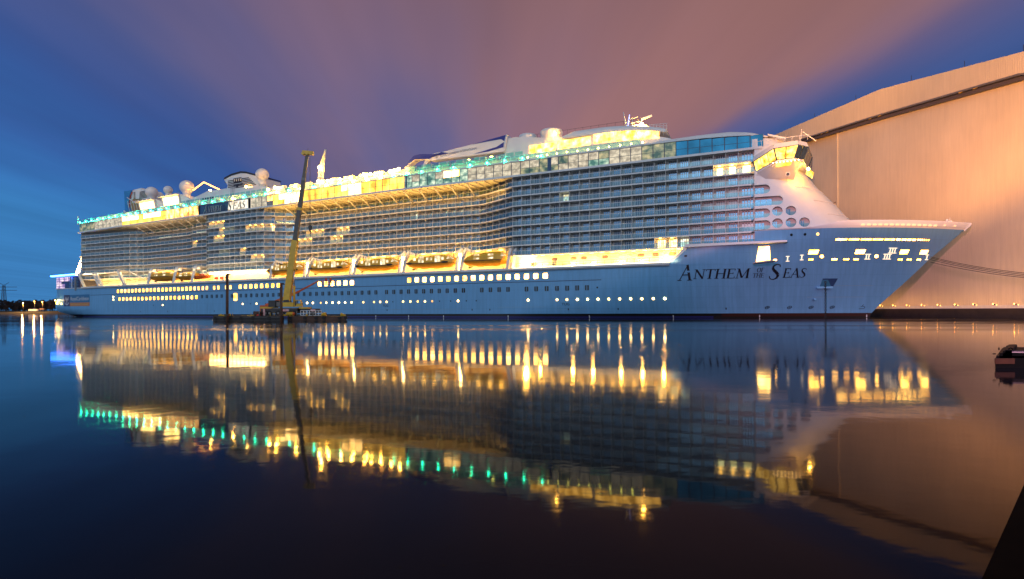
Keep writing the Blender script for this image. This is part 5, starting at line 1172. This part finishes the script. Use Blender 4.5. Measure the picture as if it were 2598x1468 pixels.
f = MB(); f.tube(cw(746.5, 770), cw(746.8, 725), .26, YEL, n=12); f.build('ram_cylinder', cr_, world=True)
f = MB(); f.tube(cw(746.8, 725), cw(746, 684), .16, SILV, n=10); f.tube(Vector(cw(746, 684))+Vector((0, -.3, 0)), Vector(cw(746, 684))+Vector((0, .6, 0)), .3, YEL); f.build('ram_rod', cr_, world=True)
hk = Vector(cw(788.3, 581)); f = MB()
for dxx in (-.12, .12): f.tube(hd+Vector((.55+dxx, 0, 0)), hk+Vector((dxx, 0, .8)), .035, STEEL, n=4, cap=False)
f.tube(hk+Vector((0, 0, -1)), hk+Vector((0, 0, -10.5)), .03, STEEL, n=4); f.build('hoist_rope', cr_, world=True)
f = MB(); f.tube(hk+Vector((0, -.2, .45)), hk+Vector((0, .2, .45)), .5, STEEL, n=14); f.prism([(hk.x-.5, hk.z+.45), (hk.x+.5, hk.z+.45), (hk.x+.12, hk.z-.6), (hk.x-.2, hk.z-.6)], CY-.15, CY+.15, STEEL); f.tube(hk+Vector((0, 0, -.6)), hk+Vector((.18, 0, -1.0)), .1, STEEL); f.tube(hk+Vector((.18, 0, -1.0)), hk+Vector((-.15, 0, -1.25)), .1, STEEL); f.build('hook_block', cr_, world=True)
# gangway frame, tank on the barge
r = root('railing_frame', (X(785), BY+1, 1), 0, 'pale grey tubular frame lying on the barge right of the crane', 'frame')
f = MB(); x0, x1 = X(758.5), X(812); zz0, zz1 = 1.2, 2.35
for z in (zz0, (zz0+zz1)/2, zz1): f.beam((x0, BY+1, z), (x1, BY+1, z), .08, .09, WHITE)
for q in range(8): x = x0+(x1-x0)*q/7; f.beam((x, BY+1, zz0), (x, BY+1, zz1), .1, .1, WHITE)
f.build('rails', r, world=True)
r = root('deck_tank', (X(735), BY+.6, 1), 0, 'small yellow and orange tank on the barge below the crane body', 'tank')
f = MB(); f.tube((X(727), BY+.9, 1.55), (X(740), BY+.9, 1.55), .48, YEL, n=14); f.ball((X(727), BY+.9, 1.55), .48, YEL); f.ball((X(740), BY+.9, 1.55), .48, ORNG); f.build('drum', r, world=True)
f = MB(); f.box((X(728), BY+.5, 1), (X(730), BY+1.3, 1.3), STEEL); f.box((X(737), BY+.5, 1), (X(739), BY+1.3, 1.3), STEEL); f.build('saddle', r, world=True)
r = root('deck_tank', (X(818), BY+1, .95), 0, 'round orange-yellow drum on the barge near its right end', 'tank')
f = MB(); f.tube((X(815), BY+1.2, 1.45), (X(823), BY+1.2, 1.45), .45, YEL, n=14); f.build('drum', r, world=True)
f = MB(); f.box((X(816), BY+.9, .95), (X(822), BY+1.5, 1.1), STEEL); f.build('saddle', r, world=True)
# boom lift with basket and two workers
LY = BY+9
def lw(px, py): return ((px-1299)*LY/1367, LY, CAMZ+(789.4-py)*LY/1367)
bl_ = root('boom_lift', (lw(690, 0)[0], LY, 1), 0, 'orange boom lift reaching from the barge to the lit hull windows', 'boom lift')
f = MB(); a = lw(664, 783); b = lw(692, 774); f.box((a[0], LY-1.1, 1.8), (b[0], LY+1.1, b[2]), ORNG); f.build('lift_base', bl_, world=True)
for px in (667, 689):
    f = MB(); c = lw(px, 0); f.tube((c[0], LY-1.2, 1.55), (c[0], LY-.8, 1.55), .55, TYRE, n=14); f.build('wheel', bl_, world=True)
f = MB(); f.beam(lw(674, 774.5), lw(760, 739), .5, .62, ORNG, .4, .5); f.build('lower_boom', bl_, world=True)
f = MB(); f.beam(lw(757, 740), lw(808, 713), .36, .42, ORNG, .3, .32); f.beam(lw(808, 713), lw(817, 714.5), .25, .3, ORNG); f.build('upper_boom', bl_, world=True)
f = MB(); a = lw(817, 722); b = lw(850, 711)
f.box((a[0], LY-.6, a[2]), (b[0], LY+.6, a[2]+.12), REDM)
for z in (.5, 1.05):
    for yy in (-.6, .6): f.beam((a[0], LY+yy, a[2]+z), (b[0], LY+yy, a[2]+z), .07, .07, REDM)
for q in range(6): x = a[0]+(b[0]-a[0])*q/5; f.beam((x, LY-.6, a[2]), (x, LY-.6, a[2]+1.05), .06, .06, REDM)
f.build('basket', bl_, world=True)
SKIN = mat('skin', (.45, .28, .2), .6); HV = mat('high_visibility_red', (.65, .06, .03), .7); DK = mat('dark_trousers', (.03, .03, .05), .8); HM = mat('helmet_white', (.85, .85, .85), .3)
def person(loc, rz, label, arm=1.0):
    r = root('person', loc, rz, label, 'person', 'workers in the lift basket')
    vs = [(0, 0, .98), (0, 0, 1.2), (0, 0, 1.42), (0, 0, 1.55), (0, 0, 1.68), (-.2, 0, 1.4), (-.3, .1, 1.15), (-.25, .38*arm, 1.1), (.2, 0, 1.4), (.3, .1, 1.15), (.22, .4*arm, 1.2), (-.1, 0, .92), (-.12, .02, .5), (-.13, -.02, .08), (-.13, .14, .04), (.1, 0, .92), (.12, .02, .5), (.13, -.02, .08), (.13, .14, .04)]
    es = [(0, 1), (1, 2), (2, 3), (3, 4), (2, 5), (5, 6), (6, 7), (2, 8), (8, 9), (9, 10), (0, 11), (11, 12), (12, 13), (13, 14), (0, 15), (15, 16), (16, 17), (17, 18)]
    rad = [.17, .16, .19, .07, .11, .09, .06, .04, .09, .06, .04, .11, .08, .06, .05, .11, .08, .06, .05]
    me = bpy.data.meshes.new('body'); me.from_pydata(vs, es, []); me.materials.append(HV); o = bpy.data.objects.new('body', me); COL.objects.link(o); o.parent = r
    m = o.modifiers.new('skin', 'SKIN'); 
    for i, v in enumerate(me.skin_vertices[0].data): v.radius = (rad[i], rad[i]*.8); v.use_root = (i == 0)
    s_ = o.modifiers.new('sub', 'SUBSURF'); s_.levels = 1; s_.render_levels = 1
    f = MB(); f.ball((0, 0, 1.75), .14, HM, 12, 8, (1, 1.1, .9), z0=-.1); f.tube((0, .05, 1.735), (0, .05, 1.75), .17, HM, n=12); f.build('helmet', r)
    f = MB(); f.tube((-.1, 0, .95), (-.12, .02, .45), .14, DK, .1); f.tube((-.12, .02, .45), (-.13, -.02, .1), .1, DK, .08); f.tube((.1, 0, .95), (.12, .02, .45), .14, DK, .1); f.tube((.12, .02, .45), (.13, -.02, .1), .1, DK, .08); f.build('trousers', r)
c = lw(828, 722); person((c[0], LY-.1, c[2]+.12), 0, 'worker in red workwear at the left of the raised lift basket')
c = lw(839, 722); person((c[0], LY+.1, c[2]+.12), .5, 'worker in red workwear at the right of the raised lift basket, turned', 1.2)

# ================================================================== right foreground: pontoon and quay edge
pt = root('moored_pontoon', (20, 19.9, 0), 0, 'dark pontoon bow with an orange band jutting in at the right edge', 'pontoon')
f = MB(); PD = mat('pontoon_black', (.003, .003, .003), .6, spec=.1); PO = mat('pontoon_orange', (.05, .016, .004), .6, noise=(2, .4))
def pw_(px, py): return ((px-1299)*19.9/1367, CAMZ+(782.5-py)*19.9/1367)
x0, zt = pw_(2524, 909); f.hexa([(x0, 19.9, -.5), (x0+14, 19.9, -.5), (x0+20, 25, -.5), (x0+4.9, 25, -.5), (x0, 19.9, zt), (x0+14, 19.9, zt), (x0+20, 25, zt), (x0+4.9, 25, zt)], PD); f.build('pontoon_hull', pt, world=True)
f = MB(); x1, z1 = pw_(2571, 923); f.box((x0-.02, 19.85, z1), (x1, 19.9, zt), PO); f.build('orange_band', pt, world=True)
f = MB()
for (a, b, z) in ((2533, 2598, 904), (2541, 2598, 896), (2550, 2574, 891), (2556, 2573, 888)):
    xa, za = pw_(a, z); xb, _ = pw_(b, z); xe = xb+(12 if b > 2590 else 0); f.hexa([(xa, 20, zt), (xe, 20, zt), (xe+3, 23, zt), (xa+2.9, 23, zt), (xa, 20, za), (xe, 20, za), (xe+3, 23, za), (xa+2.9, 23, za)], PD)
xa, za = pw_(2565, 884); f.tube((xa, 20.4, za-.1), (xa, 20.4, za), .02, PD); xa, za = pw_(2537, 899.5); f.tube((xa, 20.2, za), (xa+.1, 20.2, za), .02, PD)
f.build('deck_gear', pt, world=True)
f = MB(); xa, za = pw_(2582.5, 890)
for q in range(14):
    t0, t1 = pi*(-.15+1.3*q/14), pi*(-.15+1.3*(q+1)/14); f.tube((xa+.07*cos(t0), 20.2, za+.03+.05*sin(t0)), (xa+.07*cos(t1), 20.2, za+.03+.05*sin(t1)), .022, PD, n=6)
f.build('lifting_eye', pt, world=True)
f = MB(); xa, za = pw_(2575, 895.5); f.tube((xa, 20.1, za), (xa+12, 20.3, za-.1), .07, mat('pontoon_pipe', (.04, .04, .055), .4, noise=(1, .2))); f.build('pipe', pt, world=True)
f = MB(); QC = mat('weathered_timber_quay', (.008, .005, .004), .95, spec=.03, noise=(3, .6), bump=.4)
def gp(px, py, z): v = (787-.004*(px-1299))-py; Yq = (z-CAMZ)*1367/v; return ((px-1299)*Yq/1367, Yq)
a = gp(2598, 1262, .7); b = gp(2512, 1468, .7)
dxq, dyq = a[0]-b[0], a[1]-b[1]; n1 = hypot(dxq, dyq); dxq /= n1; dyq /= n1
p0 = (b[0]-dxq*4, b[1]-dyq*4); p1 = (a[0]+dxq*3.2, a[1]+dyq*3.2)
f.hexa([(p0[0], p0[1], -2), (p0[0]+8, p0[1], -2), (p1[0]+8, p1[1], -2), (p1[0], p1[1], -2), (p0[0], p0[1], .66), (p0[0]+8, p0[1], .66), (p1[0]+8, p1[1], .66), (p1[0], p1[1], .66)], QC)
f.beam((p0[0]+.08, p0[1], .68), (p1[0]+.08, p1[1], .68), .16, .1, QC)
for q in range(26): t = q/26; x = p0[0]+(p1[0]-p0[0])*t; y = p0[1]+(p1[1]-p0[1])*t; f.box((x+.2, y, .66), (x+7, y+.2, .68+.006*(q % 3)), QC)
f.build('quay_edge', kind='structure')

# ================================================================== far shore at the left
f = MB(); BK = mat('grass_bank', (.05, .045, .015), .9, noise=(.05, .4))
rows = []
for i in range(60):
    x = -1400+i*28
    rows.append([(x, 640, -.5), (x, 655, .8+.3*sin(x*.03)), (x, 690, 3.2+.8*sin(x*.011)), (x, 760, 3.6), (x, 900, 5)])
f.grid(rows, BK); f.build('far_bank', kind='structure')
# woodland behind the bank: one mass of leafless crowns
f = MB(); TR = mat('dusk_trees', (.009, .005, .006), .95)
random.seed(3)
for i in range(900):
    x = -1250+random.random()*950; y = 745+random.random()*60; h = 19+4*random.random()+3*sin(x*.02)
    f.tube((x, y, 3), (x+random.uniform(-1, 1), y, h*.7), .35, TR, .12, n=4, cap=False)
    for q in range(7):
        a = random.random()*6.28; r0 = random.random()*3.5; zc = h*(.35+.62*random.random()); d = .9+1.9*random.random()
        f.poly([(x+r0*cos(a)-d, y+r0*sin(a), zc-d*.6), (x+r0*cos(a)+d, y+r0*sin(a)+.4, zc-d*.3), (x+r0*cos(a)+d*.3, y+r0*sin(a), zc+d)], TR)
        f.poly([(x+r0*cos(a)-d*.8, y+1+r0*sin(a), zc+d*.4), (x+r0*cos(a)+d*.9, y+1, zc-d*.7), (x+r0*cos(a)+d, y+1, zc+d*.8)], TR)
f.build('woodland', label='dark leafless woodland behind the far bank at the left', cat='woodland', kind='stuff')
def shore(px, py, Yq): return ((px-1299)*Yq/1367, Yq, CAMZ+(792-py)*Yq/1367)
LP = [(59, 769, 690, 'white-glowing street lamp on the far bank, leftmost of three', 1), (88, 764, 715, 'orange street lamp on the far bank above the white trailer', 0), (108, 765.5, 690, 'orange street lamp nearest the stern on the far bank', 0)]
for px, py, Yq, lab, kd in LP:
    x, y, z = shore(px, py, Yq); r = root('street_lamp', (x, y, 3), 0, lab, 'street lamp', 'street lamps on the far bank')
    f = MB(); f.tube((0, 0, -1), (0, 0, z-3-.3), .12, GREY, .08); f.tube((0, 0, z-3.3), (1.2, -.2, z-3), .07, GREY); f.build('pole', r)
    f = MB(); f.ball((0, -.3, z-3), .4, SODL if not kd else mat('lamp_pale_sodium', (1, .7, .3), .5, emit=(1, .58, .18), es=120), 10, 6); f.build('lamp_head', r)
    l = bpy.data.lights.new('street_lamp_light', 'POINT'); l.energy = 26000; l.color = (1, .45, .1); l.shadow_soft_size = .5; o = bpy.data.objects.new('street_lamp_light', l); o.location = (0, -1.5, z-4); o.parent = r; COL.objects.link(o)
x, y, z = shore(72, 784, 700); r = root('parked_trailer', (x, y, 3), 0, 'long white trailer parked under the lamps on the far bank', 'trailer')
f = MB(); f.box((0, 0, .9), (11, 2.4, 3.4), WHITE); f.build('trailer_body', r)
for q in (1.2, 8.2, 9.6): f = MB(); f.tube((q, -.05, .5), (q, .3, .5), .5, TYRE, n=12); f.build('wheel', r)
x, y, z = shore(100, 778, 690); r = root('site_shelter', (x, y, 3), 0, 'small orange-lit shelter on legs beside the right shore lamp', 'shelter')
f = MB(); f.box((0, 0, 2.4), (5.5, 2.2, 4.3), mat('shelter_cladding', (.45, .25, .12), .7)); f.build('shelter_body', r)
for q in (.5, 2.6, 5): f = MB(); f.tube((q, 1, -2), (q, 1, 2.4), .14, GREY); f.build('leg', r)
# electricity pylon
x, y, z = shore(10, 745, 900); r = root('electricity_pylon', (x, y, 4), 0, 'lattice electricity pylon above the trees at the left edge', 'pylon')
f = MB(); H_ = shore(10, 723, 900)[2]-4; lattice(f, (0, 0, 0), (0, 0, H_), 6, 2.4, STEEL, 9, .32); f.build('lattice_tower', r)
f = MB(); f.tube((0, 0, H_), (8.6, 0, H_+4.5), .3, STEEL, n=5); f.tube((0, 0, H_), (-8.6, 0, H_+4.5), .3, STEEL, n=5)
for dz_, w in ((-3, 22), (-8.5, 22)): f.tube((-w, 0, H_+dz_), (w, 0, H_+dz_), .35, STEEL, n=5)
f.build('cross_arm', r)
